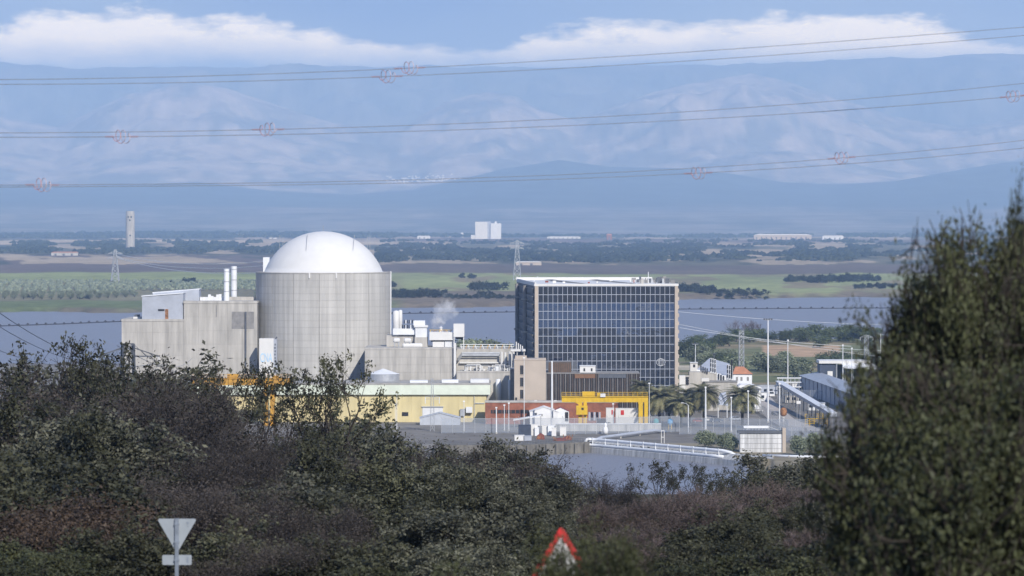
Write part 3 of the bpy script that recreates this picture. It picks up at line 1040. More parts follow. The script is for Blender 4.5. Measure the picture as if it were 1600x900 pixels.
for px in (799.5, 808, 819):
    pbox(B(), px - 0.5, px + 0.5, 549, 575, 1290.5, 0.4).build('post', M['white'], tt)
for k in range(4):
    pbox(B(), 806 + k * 3.2, 807.6 + k * 3.2, 534 + k * 2.2, 546, 1292 - k, 0.6).build('flue', M['white'], tt)
pbox(B(), 804, 816, 549.2, 556, 1293, 3).build('fan_unit', M['steel_dark'], tt)

# ------------------------------------------------------------------ beige tower
D = 1254.0
t = thing('beige_block', 'plain beige rendered block with a column of dark windows', 'building', (X(828, D), D, 0))
zt = Z(563, D)
B().box(X(803.5, D), X(853, D), D, D + 13, 0, zt).build('wall', M['beige'], t)
B().box(X(803.2, D), X(853.3, D), D - 0.12, D + 13.1, zt, zt + 0.35).build('parapet', M['beige'], t)
for yt, yb in ((571, 585), (590, 604), (609, 623)):
    w = pbox(B(), 812.7, 817.8, yt, yb, D - 0.06, 0.3).build('window', M['black'], t)
    pbox(B(), 812.3, 818.2, yb, yb + 0.8, D - 0.2, 0.3).build('sill', M['beige'], w)
    pbox(B(), 815, 815.5, yt, yb, D - 0.12, 0.2).build('mullion', M['steel_dark'], w)
pbox(B(), 805, 823, 556, 563, D + 4, 5, zt).build('roof_hut', M['beige'], t)
pbox(B(), 838, 853, 560, 563, D + 4, 5, zt).build('roof_hut', M['beige'], t)
pbox(B(), 805.5, 808, 621, 626, D - 0.3, 0.4).build('wall_vent', M['black'], t)

# ------------------------------------------------------------------ glass tower
D = 1290.0
th = math.radians(4.2)
x0 = X(835.5, D)
WT, DT = 48.4, 80.0
zt = Z(446, D)
t = thing('glass_tower', 'broad office block with a gridded dark glass front', 'office building', (x0, D, 0), rz=th)
B().box(0.0, WT, 0.45, DT, 0, zt - 0.2).build('core', M['steel_dark'], t, local=True)
B().box(-0.2, WT + 0.2, -0.25, DT, zt - 0.2, zt + 0.5).build('roof_slab', M['white'], t, local=True)
B().box(0.0, 1.15, -0.5, 1.0, 0, zt - 0.2).build('corner_column', M['beige'], t, local=True)
B().box(WT - 1.1, WT, -0.5, 1.0, 0, zt - 0.2).build('corner_column', M['beige'], t, local=True)
for k in range(16):
    B().box(WT, WT + 0.35, -0.4, 0.9, k * 2.77 + 0.3, k * 2.77 + 1.5).build('column_bracket', M['beige'], t, local=True)
NC, NR = 28, 11
gx0, gx1 = 1.2, WT - 1.15
cw = (gx1 - gx0) / NC
rh = 12.95 / F * D
pane = bpy.data.meshes.new('window_pane')
pane.from_pydata([(-cw / 2 + 0.08, 0, -rh / 2 + 0.08), (cw / 2 - 0.08, 0, -rh / 2 + 0.08), (cw / 2 - 0.08, 0, rh / 2 - 0.08), (-cw / 2 + 0.08, 0, rh / 2 - 0.08),
                  (-cw / 2 + 0.08, 0.04, -rh / 2 + 0.08), (cw / 2 - 0.08, 0.04, -rh / 2 + 0.08), (cw / 2 - 0.08, 0.04, rh / 2 - 0.08), (-cw / 2 + 0.08, 0.04, rh / 2 - 0.08)], [],
                 [(0, 1, 2, 3), (7, 6, 5, 4), (0, 4, 5, 1), (1, 5, 6, 2), (2, 6, 7, 3), (3, 7, 4, 0)])
pane.materials.append(M['pane'])
grid = B().box(0.9, WT - 0.9, 0.12, 0.5, 0, zt - 0.2).build('window_grid', M['steel_dark'], t, local=True)
rg_ = random.Random(12)
tilt_row = {0: -0.8, 1: -0.7, 2: 2.6, 3: 4.2, 4: 3.6, 5: 1.2, 6: 0.4, 7: 0.3, 8: 0.5, 9: 0.4, 10: 0.2}
for r_ in range(NR):
    for c_ in range(NC):
        if r_ >= 9 and c_ < 8:
            continue
        o = obj_from('window_pane', pane, grid)
        o.location = (gx0 + (c_ + 0.5) * cw, 0.02, zt - 0.35 - (r_ + 0.5) * rh)
        # panes sit a hair out of true, so neighbours mirror different bits of sky and hill
        o.rotation_euler = (-math.radians(tilt_row[r_] + 0.6 * math.sin(c_ * 0.45 + r_ * 1.1) + rg_.gauss(0, 0.35)), 0, math.radians(rg_.gauss(0, 0.5)))
low = B()
zlow = zt - 0.35 - NR * rh
low.box(gx0 + 8 * cw, gx1, 0.0, 0.1, 0.4, zlow)
low.build('lower_glazing', M['pane'], t, local=True)
mu = B()
for c_ in range(NC + 1):
    x = gx0 + c_ * cw
    B().box(x - 0.075, x + 0.075, -0.10, 0.12, 0.2, zt - 0.3).build('mullion', M['mullion'], t, local=True)
for r_ in range(NR + 3):
    z = zt - 0.35 - r_ * rh
    if z > 0.3:
        B().box(gx0 - 0.05, gx1 + 0.05, -0.07, 0.13, z - 0.09, z + 0.09).build('transom', M['mullion'], t, local=True)
# emblem: three interlocked upright ovals
ecx, ecz = (1033.5 - 835.5) / F * D, Z(566.5, D)
for k, (ax, az_) in enumerate(((1.5, 1.2), (0.85, 1.25), (0.4, 1.25))):
    pts = [(ecx + ax * math.cos(a_), -0.2 - 0.03 * k, ecz + az_ * math.sin(a_)) for a_ in np.linspace(0, 2 * math.pi, 25)]
    B().tube(pts, 0.055, 5, cap=False).build('emblem_ring', M['white_metal'], t, local=True)
# left flank: columns, brackets and dark ribbed panels
for k in range(17):
    z = zt - 1.2 - k * 2.6
    if z < 1.5:
        break
    B().box(-0.55, 0.02, 1.5, DT - 1, z - 1.35, z - 0.15).build('flank_panel', M['steel_dark'], t, local=True)
    B().box(-0.75, 0.02, 1.2, DT - 1, z - 0.1, z + 0.25).build('flank_ledge', M['concrete_dark'], t, local=True)
for yy in (DT * 0.36, DT * 0.80):
    B().tube([(-1.1, yy, 4), (-1.1, yy, zt - 0.5)], 0.75, 10).build('flank_column', M['concrete_dark'], t, local=True)
    for k in range(3):
        z = zt - 5.5 - k * 11.2
        B().box(-2.2, 0, yy - 1.5, yy + 1.5, z, z + 0.5).build('column_collar', M['concrete_warm'], t, local=True)
B().box(-0.4, WT, DT - 1, DT, zt + 0.5, zt + 1.5).build('rear_parapet', M['white'], t, local=True)
B().box(0.0, 0.5, 0, DT, zt + 0.5, zt + 1.0).build('side_parapet', M['white'], t, local=True)
for (xa, xb) in ((11, 16), (27, 33)):
    B().add([(xb, 2, zt + 0.56), (xb + 1.5, 2, zt + 0.56), (xa + 1, DT - 8, zt + 0.9), (xa - 2.4, DT - 8, zt + 0.9)], [(0, 1, 2, 3)]).build('roof_panel_strip', M['concrete_dark'], t, local=True)
for k in range(26):
    xx, yy = rg_.uniform(35, WT - 1), rg_.uniform(3, 40)
    h = rg_.uniform(0.6, 2.2)
    B().box(xx, xx + rg_.uniform(0.3, 1.6), yy, yy + 0.6, zt + 0.5, zt + 0.5 + h).build('roof_equipment', M[rg_.choice(('white_metal', 'concrete_dark', 'concrete_warm', 'steel_dark', 'galv'))], t, local=True)
for k in range(18):
    xx = rg_.uniform(5, WT - 2)
    yy = rg_.uniform(10, 60)
    B().box(xx, xx + rg_.uniform(0.3, 1.2), yy, yy + 0.6, zt + 0.5, zt + 0.5 + rg_.uniform(0.3, 1.0)).build('roof_equipment', M[rg_.choice(('white', 'dull_red', 'galv', 'white_metal'))], t, local=True)
B().tube([(WT * 0.815, 10, zt), (WT * 0.815, 10, zt + 4.4)], 0.12, 5).build('antenna', M['white_metal'], t, local=True)
B().tube([(1.5, 30, zt), (3.5, 30, zt + 2.6)], 0.1, 5).build('antenna', M['white_metal'], t, local=True)

# ------------------------------------------------------------------ brown annex in front of the tower
D = 1264.0
t = thing('brown_annex', 'low brown glazed annex with upright fins before the glass tower', 'building', (X(920, D), D, 0))
B().box(X(853.4, D), X(999, D), D, D + 16, 0, Z(584, D)).build('glazing', M['brown_glass'], t)
B().box(X(857, D), X(893, D), D + 4, D + 14, Z(584, D), Z(567, D)).build('upper_storey', M['fin_brown'], t)
B().box(X(853, D), X(999.5, D), D - 0.3, D + 16.1, Z(584, D), Z(582.6, D)).build('coping', M['concrete_dark'], t)
fin = B().box(-0.1, 0.1, 0, 0.35, 0, Z(584.2, D) - 2.4)
fm = None
for k in range(40):
    o = fin.build('fin', M['fin_brown'] if k % 3 else M['concrete_dark'], t, local=True) if k < 2 else obj_from('fin', fm[k % 2], t)
    if k < 2:
        fm = (fm or []) + [o.data]
    o.location = (X(854, D) - t.location.x + k * 0.78, -0.36, 2.4)
pbox(B(), 898, 930, 584.5, 591, D - 0.5, 0.4).build('brown_band', M['brown_band'], t)
pbox(B(), 936, 978, 584.5, 590.5, D - 0.5, 0.4).build('dark_louvre', M['steel_dark'], t)
for k in range(12):
    x = X(859, D) + k * 0.62
    B().box(x, x + 0.12, D + 3.8, D + 4, Z(583, D), Z(568, D)).build('upper_fin', M['brown_band'], t)
tt = thing('rooftop_hut', 'small white hut with two dark windows on the annex roof', 'hut', (X(918, D + 3), D + 3, Z(583, D)))
pbox(B(), 906, 930.5, 572, 583, D + 3, 4).build('wall', M['white'], tt)
for px in (913, 924.5):
    pbox(B(), px - 1.3, px + 1.3, 575.5, 580, D + 2.9, 0.2).build('window', M['black'], tt)
pbox(B(), 905.5, 931, 571.3, 572.2, D + 2.8, 4.4).build('roof', M['white_metal'], tt)

# ------------------------------------------------------------------ red brick range and things before it
D = 1246.0
t = thing('brick_range', 'long low red brick building between the yellow hall and the crane', 'building', (X(860, D), D, 0))
zt = Z(629, D)
B().box(X(758, D), X(966, D), D, D + 6, 0, zt).build('wall', M['brick'], t)
B().box(X(757.5, D), X(966.5, D), D - 0.25, D + 6.1, zt, zt + 0.45).build('coping', M['concrete_warm'], t)
pbox(B(), 767, 826, 640.5, 646, D - 0.08, 0.3).build('window_band', M['black'], t)
for k in range(8):
    pbox(B(), 770 + k * 7, 770.7 + k * 7, 640.5, 646, D - 0.16, 0.3).build('window_bar', M['brick'], t)
for k in range(5):
    pbox(B(), 919.5 + k * 4, 922.6 + k * 4, 644, 657, D - 0.1, 0.3).build('window', M['pane'] if k % 2 else M['shed_blue'], t)
for px in (835, 866, 900):
    pbox(B(), px, px + 4, 625.5, 628.5, D + 2, 1).build('roof_vent', M['white'], t)


def tent(x0, x1, ya, ye, yb, D, depth, mroof, lab, name='tent', mwall=None, cat='tent'):
    t = thing(name, lab, cat, (X((x0 + x1) / 2, D), D, 0))
    xa, xb, xm = X(x0, D), X(x1, D), X((x0 + x1) / 2, D)
    za, ze = Z(ya, D), Z(ye, D)
    B().prism([(xa + 0.2, 0), (xb - 0.2, 0), (xb - 0.2, ze), (xm, za - 0.2), (xa + 0.2, ze)], D + 0.2, D + depth).build('wall', mwall or M['fabric'], t)
    r = B()
    r.add([(xa, D, ze), (xm, D, za), (xm, D + depth + 0.3, za), (xa, D + depth + 0.3, ze), (xa, D, ze - 0.15), (xm, D, za - 0.15), (xm, D + depth + 0.3, za - 0.15), (xa, D + depth + 0.3, ze - 0.15)],
          [(0, 1, 2, 3), (4, 7, 6, 5), (0, 4, 5, 1), (0, 3, 7, 4)])
    r.add([(xb, D, ze), (xm, D, za), (xm, D + depth + 0.3, za), (xb, D + depth + 0.3, ze), (xb, D, ze - 0.15), (xm, D, za - 0.15), (xm, D + depth + 0.3, za - 0.15), (xb, D + depth + 0.3, ze - 0.15)],
          [(0, 3, 2, 1), (4, 5, 6, 7), (0, 1, 5, 4), (0, 4, 7, 3)])
    r.build('roof', mroof, t)
    return t


tt = tent(827, 873, 635.5, 643.5, 665, 1236, 10, M['fabric'], 'white gabled tent standing in front of the brick range')
pbox(B(), 836, 839, 645, 649, 1235.9, 0.4).build('marking', M['steel_dark'], tt)
pbox(B(), 842, 848, 647, 649.5, 1235.9, 0.4).build('marking', M['concrete_dark'], tt)
tt = tent(862, 890, 636, 642.5, 665, 1239, 4, M['red_roof'], 'small pale hut with a dull red roof beside the white tent', 'hut', M['white_metal'], 'hut')
pbox(B(), 883, 888, 644, 658, 1239, 0.3).build('door', M['black'], tt)
tent(655, 720, 645, 653, 665, 1240, 8, M['grey_fabric'], 'wide grey marquee before the yellow hall door', 'marquee', M['grey_fabric'])
tt = thing('flat_canopy', 'flat white canopy sheltering stores beside the white tent', 'canopy', (X(824, 1225), 1225, 0))
B().prism([(X(802, 1225), Z(657.5, 1225)), (X(846, 1225), Z(650.5, 1225)), (X(846, 1225), Z(649, 1225)), (X(802, 1225), Z(656, 1225))], 1225, 1231).build('roof', M['fabric'], tt)
for px in (804, 818, 832, 845):
    B().tube([(X(px, 1226), 1226, 0), (X(px, 1226), 1226, Z(657 - (px - 802) * 0.15, 1226))], 0.1, 5).build('post', M['galv'], tt)


# ------------------------------------------------------------------ gantry cranes
def gantry(x0, x1, yt, yb, D, legs, gauge, mt, lab, cabin=None, cat='crane'):
    t = thing('gantry_crane', lab, cat, (X((x0 + x1) / 2, D), D, 0))
    za, zb = Z(yt, D), Z(yb, D)
    xa, xb = X(x0, D), X(x1, D)
    for dy in (0, gauge):
        g_ = B().box(xa, xb, D + dy, D + dy + 0.7, zb, za).build('girder', mt, t)
        for k in range(int((xb - xa) / 1.3)):
            x = xa + 0.5 + k * 1.3
            B().box(x, x + 0.1, D + dy - 0.12, D + dy + 0.82, zb + 0.1, za - 0.1).build('stiffener', mt, g_)
        rl = B().tube([(xa, D + dy, za + 1.35), (xb, D + dy, za + 1.35)], 0.04, 5).build('handrail', mt, t)
        B().tube([(xa, D + dy, za + 0.7), (xb, D + dy, za + 0.7)], 0.03, 5).build('knee_rail', mt, t)
        for k in range(int((xb - xa) / 1.5) + 1):
            x = min(xb, xa + k * 1.5)
            B().tube([(x, D + dy, za), (x, D + dy, za + 1.35)], 0.035, 4).build('rail_post', mt, t)
        B().box(xa - 0.1, xb + 0.1, D + dy - 0.25, D + dy + 0.95, za, za + 0.12).build('flange', mt, t)
    for (l0, l1) in legs:
        for dy in (0, gauge):
            B().box(X(l0, D), X(l1, D), D + dy + 0.02, D + dy + 0.72, 0.3, zb).build('leg', mt, t)
        B().box(X(l0, D) - 0.15, X(l1, D) + 0.15, D - 1, D + gauge + 1.7, 0, 0.6).build('sill_beam', mt, t)
    return t, za, zb


D = 1214.0
t, za, zb = gantry(878, 1012.5, 620.5, 628.5, D, ((904, 909.5), (912, 917), (998, 1004.5), (1007, 1012.5)), 4.5, M['yellow'], 'yellow gantry crane before the glass tower')
pbox(B(), 900.5, 918, 634, 648, D - 1.2, 2.4).build('cabin', M['yellow'], t)
pbox(B(), 908.5, 912, 637, 640.5, D - 1.3, 0.3).build('cabin_window', M['black'], t)
pbox(B(), 910, 929, 612, 620, D + 1.2, 2.2).build('trolley', M['yellow'], t)
pbox(B(), 933, 938, 614, 620, D + 1.2, 2.0).build('hoist', M['yellow'], t)
pbox(B(), 938, 946, 615, 620.4, D - 0.5, 0.4).build('name_board', M['white'], t)
B().prism([(X(878, D), Z(622, D)), (X(904, D), zb), (X(904, D), Z(632, D)), (X(901, D), Z(630, D))], D + 0.1, D + 0.6).build('bracket', M['yellow'], t)
D = 1236.0
t, za, zb = gantry(300, 456, 592, 602, D, ((320, 326), (335, 341), (412, 418), (422, 428)), 5, M['ochre'], 'ochre gantry crane half hidden behind the foreground trees')
pbox(B(), 355, 372, 584.5, 592, D + 1.2, 2.5).build('trolley', M['ochre'], t)
pbox(B(), 425, 435, 587, 592, D + 1.2, 2).build('hoist', M['ochre'], t)

# ------------------------------------------------------------------ yard: containers, tanks, stores, cars
def container(x0, x1, yt, D, m, lab, h=2.6, board=None):
    t = thing('shipping_container', lab, 'container', (X((x0 + x1) / 2, D), D, 0))
    xa, xb = X(x0, D), X(x1, D)
    zt = Z(yt, D)
    B().box(xa, xb, D, D + 2.5, 0.05, zt).build('shell', m, t)
    n = max(3, int((xb - xa) / 0.7))
    for k in range(n):
        x = xa + (xb - xa) * (k + 0.25) / n
        B().box(x, x + (xb - xa) / n * 0.45, D - 0.06, D, 0.3, zt - 0.2).build('rib', m, t)
    B().box(xa - 0.03, xb + 0.03, D - 0.08, D + 2.55, zt, zt + 0.1).build('top_rail', m, t)
    if board:
        b0, b1 = board
        B().box(X(b0, D), X(b1, D), D - 0.12, D - 0.06, zt - 2.0, zt - 0.5).build('red_board', M['red'], t)
    return t


container(947, 959.5, 638, 1238, M['white'], 'short white container with red board at the brick wall end', board=(955.5, 958.5))
container(962, 997, 638.5, 1236, M['white'], 'long white container with red board behind the yellow crane', board=(970, 975))
container(810, 829.5, 664.5, 1176, M['navy'], 'dark blue container on the quay below the flat canopy')
tt = thing('low_wall', 'long pale concrete traffic barrier behind the fence under the crane', 'barrier', (X(950, 1205), 1205, 0))
B().box(X(868, 1205), X(1033, 1205), 1205, 1206, 0, 2.1).build('barrier', M['concrete_streak'], tt)
B().box(X(868, 1205), X(1033, 1205), 1204.8, 1206.2, 2.1, 2.4).build('coping', M['white_metal'], tt)


def crate(px, yt, w, D, m, lab, name='storage_crate', cat='crate'):
    x = X(px, D)
    h = Z(yt, D)
    t = thing(name, lab, cat, (x, D, 0))
    B().box(x, x + w, D, D + w * 0.8, 0.1, h - 0.15).build('body', m, t)
    B().box(x - 0.06, x + w + 0.06, D - 0.06, D + w * 0.86, h - 0.15, h).build('lid', m, t)
    for q in (0.05, w - 0.25):
        B().box(x + q, x + q + 0.2, D - 0.05, D + w * 0.85, 0, 0.1).build('skid', M['steel_dark'], t)
    return t


for a in ((830, 663, 2.0, 1178, 'white', 'tall white cabinet right beside the dark blue container'), (835.5, 668, 1.3, 1177, 'white_metal', 'small white bin between the cabinets on the quay'),
          (847, 664, 2.3, 1180, 'white', 'broad white bag of stores on the quay'), (856, 664.5, 2.0, 1179, 'white_metal', 'squarish pale crate beside the broad white bag'),
          (862, 668, 1.4, 1176, 'white', 'small white crate near the middle of the quay'), (875, 667, 1.9, 1178, 'white', 'white crate standing alone behind the red scrap'),
          (804, 680, 2.9, 1150, 'white', 'pair of white drums at the quay edge under the blue container'), (818, 681, 2.4, 1150, 'shed_blue', 'blue-grey box at the quay edge beside white drums')):
    crate(a[0], a[1], a[2], a[3], M[a[4]], a[5])
for k, (px, yt, w, D, lab) in enumerate(((838, 677, 2.6, 1160, 'dull red machine part on the quay near the cabinets'), (864, 684, 4.2, 1152, 'long dull red steel scrap heap by the quay rail'), (880, 681, 2.6, 1156, 'dull red steel block at the outer end of the scrap'))):
    t = thing('scrap_heap', lab, 'scrap', (X(px, D), D, 0))
    rr = random.Random(k + 3)
    B().prism([(X(px, D), 0), (X(px, D) + w, 0), (X(px, D) + w * 0.9, Z(yt, D) * 0.7), (X(px, D) + w * 0.5, Z(yt, D)), (X(px, D) + w * 0.1, Z(yt, D) * 0.6)], D, D + 2).build('block', M['dull_red'], t)
    for q in range(4):
        x = X(px, D) + rr.uniform(0, w)
        B().bar((x, D - 0.3, 0.1), (x + rr.uniform(-0.8, 0.8), D - 0.2, rr.uniform(0.8, 1.8)), 0.2).build('bent_bar', M['rust'], t)
tt = thing('white_silo', 'small bulbous white tank behind the fence near the crane', 'tank', (X(946, 1185), 1185, 0))
dd = 1185
B().lathe((X(946, dd), dd, 0), [(0.3, 0.2), (0.8, 0.5), (0.85, 1.6), (0.6, 2.2), (0.35, 2.5), (0.5, 2.9), (0.45, 3.4), (0.1, 3.7)], 14).build('vessel', M['fabric'], tt, smooth=True)
for q in (-0.5, 0.5):
    B().box(X(946, dd) + q - 0.08, X(946, dd) + q + 0.08, dd - 0.1, dd + 0.1, 0, 0.7).build('leg', M['galv'], tt)


def car(px, D, rz, m, lab, van=False):
    t = thing('parked_car', lab, 'van' if van else 'car', (X(px, D), D, float(0)), rz=rz)
    L, wd, h = (5.0, 1.95, 2.1) if van else (4.3, 1.75, 1.45)
    if van:
        pr = [(-2.5, 0.35), (2.5, 0.35), (2.5, 1.0), (1.9, 1.2), (1.35, 2.05), (-2.45, 2.1), (-2.5, 1.0)]
        gl = [(1.8, 1.22), (1.32, 1.95), (0.5, 1.98), (0.5, 1.25)]
    else:
        pr = [(-2.15, 0.35), (2.15, 0.35), (2.15, 0.75), (1.2, 0.92), (0.55, 1.42), (-1.0, 1.45), (-1.75, 0.98), (-2.15, 0.9)]
        gl = [(1.1, 0.95), (0.52, 1.36), (-0.95, 1.38), (-1.6, 1.0)]
    B().prism(pr, -wd / 2, wd / 2).build('body', m, t, local=True)
    for s_ in (-1, 1):
        y = s_ * (wd / 2 + 0.01)
        B().prism(gl, min(y, y - s_ * 0.05), max(y, y - s_ * 0.05)).build('side_window', M['glass_car'], t, local=True)
        for xx in (-1.35, 1.35):
            w_ = B().tube([(xx, s_ * (wd / 2 - 0.2), 0.32), (xx, s_ * (wd / 2 + 0.03), 0.32)], 0.32, 12).build('wheel', M['rubber'], t, local=True)
            B().tube([(xx, s_ * (wd / 2), 0.32), (xx, s_ * (wd / 2 + 0.05), 0.32)], 0.18, 10).build('rim', M['galv'], w_, local=True)
        B().box(2.12, 2.18, s_ * 0.6 - 0.2, s_ * 0.6 + 0.2, 0.6, 0.78).build('headlight', M['white'], t, local=True)
    zw = (1.25, 1.95) if van else (0.95, 1.36)
    xw = (1.86, 1.42) if van else (1.14, 0.56)
    B().add([(xw[0] + 0.03, -wd / 2 + 0.15, zw[0]), (xw[0] + 0.03, wd / 2 - 0.15, zw[0]), (xw[1] + 0.03, wd / 2 - 0.2, zw[1]), (xw[1] + 0.03, -wd / 2 + 0.2, zw[1])], [(0, 1, 2, 3)]).build('windscreen', M['glass_car'], t, local=True)
    return t


car(1109, 1262, 0.1, M['white'], 'white car parked under the palms')
car(1119, 1258, 0.15, M['navy'], 'dark car parked next to the white car under the palms')
car(951, 1229, 0.05, M['steel_dark'], 'dark car parked before the short white container')
car(1204.5, 1435, -1.45, M['white'], 'white van driving down the service road', van=True)
car(1182, 1322, 0.3, M['white'], 'white car at the mouth of the white canopy')
car(1144, 1410, 0.2, M['white_metal'], 'pale van parked before the house with orange roof', van=True)
car(1188, 1480, 0.0, M['white'], 'white van parked beyond the house beside the tall mast', van=True)

for (px, D, m, ml, lab) in ((1047, 1216, 'blue', 'yellow', 'bright blue hopper on yellow stand under the palms'), (1025, 1218, 'teal', 'teal', 'teal hopper on stand between the crane and the blue one')):
    t = thing('feed_hopper', lab, 'hopper', (X(px, D), D, 0))
    x = X(px, D)
    B().lathe((x, D, 0), [(0.3, 1.2), (0.85, 2.0), (0.85, 2.8), (0.4, 3.2), (0.15, 3.3)], 12).build('bin', M[m], t)
    for q in (-0.5, 0.5):
        for w_ in (-0.4, 0.4):
            B().bar((x + q, D + w_, 0), (x + q * 0.7, D + w_ * 0.7, 2.0), 0.12).build('leg', M[ml], t)

# ------------------------------------------------------------------ quay, pipes, sluice
tq = thing('quay_wall', 'dark weathered concrete quay along the inlet', 'quay wall', (X(870, 1130), 1130, -3))
qa = [(X(690, 1128), 1128.5), (X(820, 1129), 1129.5), (X(921, 1143.5), 1143.5)]
w = B()
for (xa, ya), (xb, yb) in zip(qa[:-1], qa[1:]):
    w.add([(xa, ya - 1, -7), (xb, yb - 1, -7), (xb, yb + 9, -7), (xa, ya + 9, -7), (xa, ya - 1, 0.25), (xb, yb - 1, 0.25), (xb, yb + 9, 0.25), (xa, ya + 9, 0.25)],
          [(0, 3, 2, 1), (4, 5, 6, 7), (0, 1, 5, 4), (1, 2, 6, 5), (2, 3, 7, 6), (3, 0, 4, 7)])
w.build('wall', M['concrete_wet'], tq)
w = B()
for k in range(8):
    px = 808 + k * 15
    yy = np.interp(px, [690, 820, 921], [1128.2, 1129.2, 1143]) - 1.35
    w_ = B().box(X(px, yy), X(px, yy) + 0.35, yy, yy + 0.6, -4, 0.1).build('pile', M['concrete_wet'], tq)
ra = [(x, y - 0.5, 0.25) for x, y in qa]
for h in (0.6, 1.1):
    B().tube([(x, y, h + 0.25) for x, y, z in ra], 0.05, 5).build('handrail', M['steel_dark'], tq)
for k in range(30):
    px = 800 + k * 4.1
    yy = float(np.interp(px, [690, 820, 921], [1128.2, 1129.2, 1143]))
    B().tube([(X(px, yy), yy, 0.25), (X(px, yy), yy, 1.4)], 0.05, 4).build('rail_post', M['steel_dark'], tq)

ta = thing('inlet_bank_wall', 'pale concrete bank wall carrying the twin pipes along the inlet', 'retaining wall', (X(1020, 1115), 1115, -3))
ba = [(X(920, 1143.5), 1143.5), (X(1000, 1122), 1122), (X(1130, 1086), 1086), (X(1210, 1062), 1062)]
w = B()
for (xa, ya), (xb, yb) in zip(ba[:-1], ba[1:]):
    w.add([(xa, ya - 0.6, -7), (xb, yb - 0.6, -7), (xb, yb + 4, -7), (xa, ya + 4, -7), (xa, ya + 0.4, -1.35), (xb, yb + 0.4, -1.35), (xb, yb + 4, 0.2), (xa, ya + 4, 0.2)],
          [(0, 3, 2, 1), (4, 5, 6, 7), (0, 1, 5, 4), (1, 2, 6, 5), (2, 3, 7, 6), (3, 0, 4, 7)])
    w.add([(xa, ya + 4, -7), (xb, yb + 4, -7), (xb, yb + 10, -7), (xa, ya + 10, -7), (xa, ya + 4, 0.2), (xb, yb + 4, 0.2), (xb, yb + 10, 0.12), (xa, ya + 10, 0.12)], [(4, 5, 6, 7), (2, 3, 7, 6)])
w.build('wall', M['concrete_streak'], ta)
tp = thing('twin_pipeline', 'pair of fat white pipes joined by a bend along the inlet', 'pipeline', (X(1020, 1118), 1118, -1))


def bank(t_):
    # point along the bank, 0..1 from the bend to the far end
    xs = [b[0] for b in ba[:3]]
    ys = [b[1] for b in ba[:3]]
    k = [0, 0.38, 1.0]
    return float(np.interp(t_, k, xs)), float(np.interp(t_, k, ys)) + 1.6


up_, lo_ = [], []
for k in range(13):
    t_ = k / 12
    x, y = bank(t_)
    up_.append((x, y, 0.95))
    lo_.append((x, y - 0.3, -0.70))
x, y = bank(0)
bend = [(x - 0.9 * math.sin(a_), y - 0.15, 0.125 + 0.825 * math.cos(a_)) for a_ in np.linspace(0.35, math.pi - 0.35, 7)]
xe, ye = bank(1.0)
B().tube(list(reversed(lo_)) + list(reversed(bend)) + up_ + [(xe + 2.2, ye - 0.8, 0.5), (xe + 4.5, ye - 2, -0.9)], 0.46, 12, True).build('pipe', M['white_metal'], tp, smooth=True)
for k in range(11):
    x, y = bank(0.03 + k * 0.094)
    s_ = B()
    s_.box(x - 0.13, x + 0.13, y - 0.75, y + 0.3, -1.5, 1.5)
    o = s_.build('support', M['white_metal'], tp)
tp = thing('rear_pipe', 'single pale pipe running behind the twin pipes by the fence', 'pipeline', (X(975, 1165), 1165, 0))
B().tube([(X(926, 1146), 1146, 0.2), (X(940, 1152), 1152, 1.0), (X(1022, 1190), 1190, 1.0), (X(1040, 1196), 1196, 0.2)], 0.5, 10).build('pipe', M['shed_blue'], tp, smooth=True)
for px, yy in ((945, 1154), (970, 1165.5), (1000, 1180)):
    B().box(X(px, yy) - 0.2, X(px, yy) + 0.2, yy - 0.4, yy + 0.4, -0.3, 0.7).build('saddle', M['concrete_warm'], tp)
tp = thing('shore_pipe', 'white pipe low on the bank right of the sluice', 'pipeline', (X(1250, 1072), 1072, 0))
B().tube([(X(1192, 1078), 1078, 0.2), (X(1250, 1072), 1072, 0.25), (X(1330, 1066), 1066, 0.3)], 0.42, 10).build('pipe', M['white_metal'], tp, smooth=True)
for px in (1207, 1232, 1257, 1282):
    B().box(X(px, 1075) - 0.2, X(px, 1075) + 0.2, 1073, 1076, -1, 0.5).build('saddle', M['concrete_warm'], tp)
D = 1096.0
ts = thing('sluice', 'pale streaked concrete sluice gate block with dark top beam', 'sluice', (X(1192, D), D, 0))
M['sluice'] = mat('sluice_concrete', (0.58, 0.59, 0.60), 0.9, 0.2, 0.9, (1, 1, 0.08))
pbox(B(), 1156, 1223, 677, 710, D, 3, -1).build('wall', M['sluice'], ts)
for k in range(1, 4):
    z = Z(677 + k * 8, D)
    B().box(X(1156, D), X(1223, D), D - 0.06, D, z, z + 0.06).build('pour_line', M['concrete_dark'], ts)
pbox(B(), 1153, 1226, 673, 677, D - 0.4, 3.6).build('top_beam', M['steel_dark'], ts)
pbox(B(), 1222.6, 1228, 669, 710, D - 0.6, 4, -1).build('pillar', M['beige'], ts)
pbox(B(), 1162, 1201, 665.5, 669, D + 1.5, 1.0).build('walkway_deck', M['white_metal'], ts)
for k in range(9):
    B().tube([(X(1162 + k * 4.8, D + 2), D + 2, Z(673, D)), (X(1162 + k * 4.8, D + 2), D + 2, Z(665.5, D))], 0.07, 4).build('post', M['galv'], ts)
B().add([(X(1201, D), D + 2, Z(667, D)), (X(1203, D), D + 2, Z(667, D)), (X(1224, D), D + 2, Z(675, D)), (X(1221, D), D + 2, Z(675, D))], [(0, 1, 2, 3)]).build('stair_stringer', M['galv'], ts)
tf = thing('open_stand', 'small empty white rectangular frame on the bank', 'frame', (X(1035.5, 1140), 1140, 0))
for q in (1033, 1037.5):
    pbox(B(), q, q + 0.8, 672.5, 683.5, 1140, 0.15, 0).build('upright', M['white'], tf)
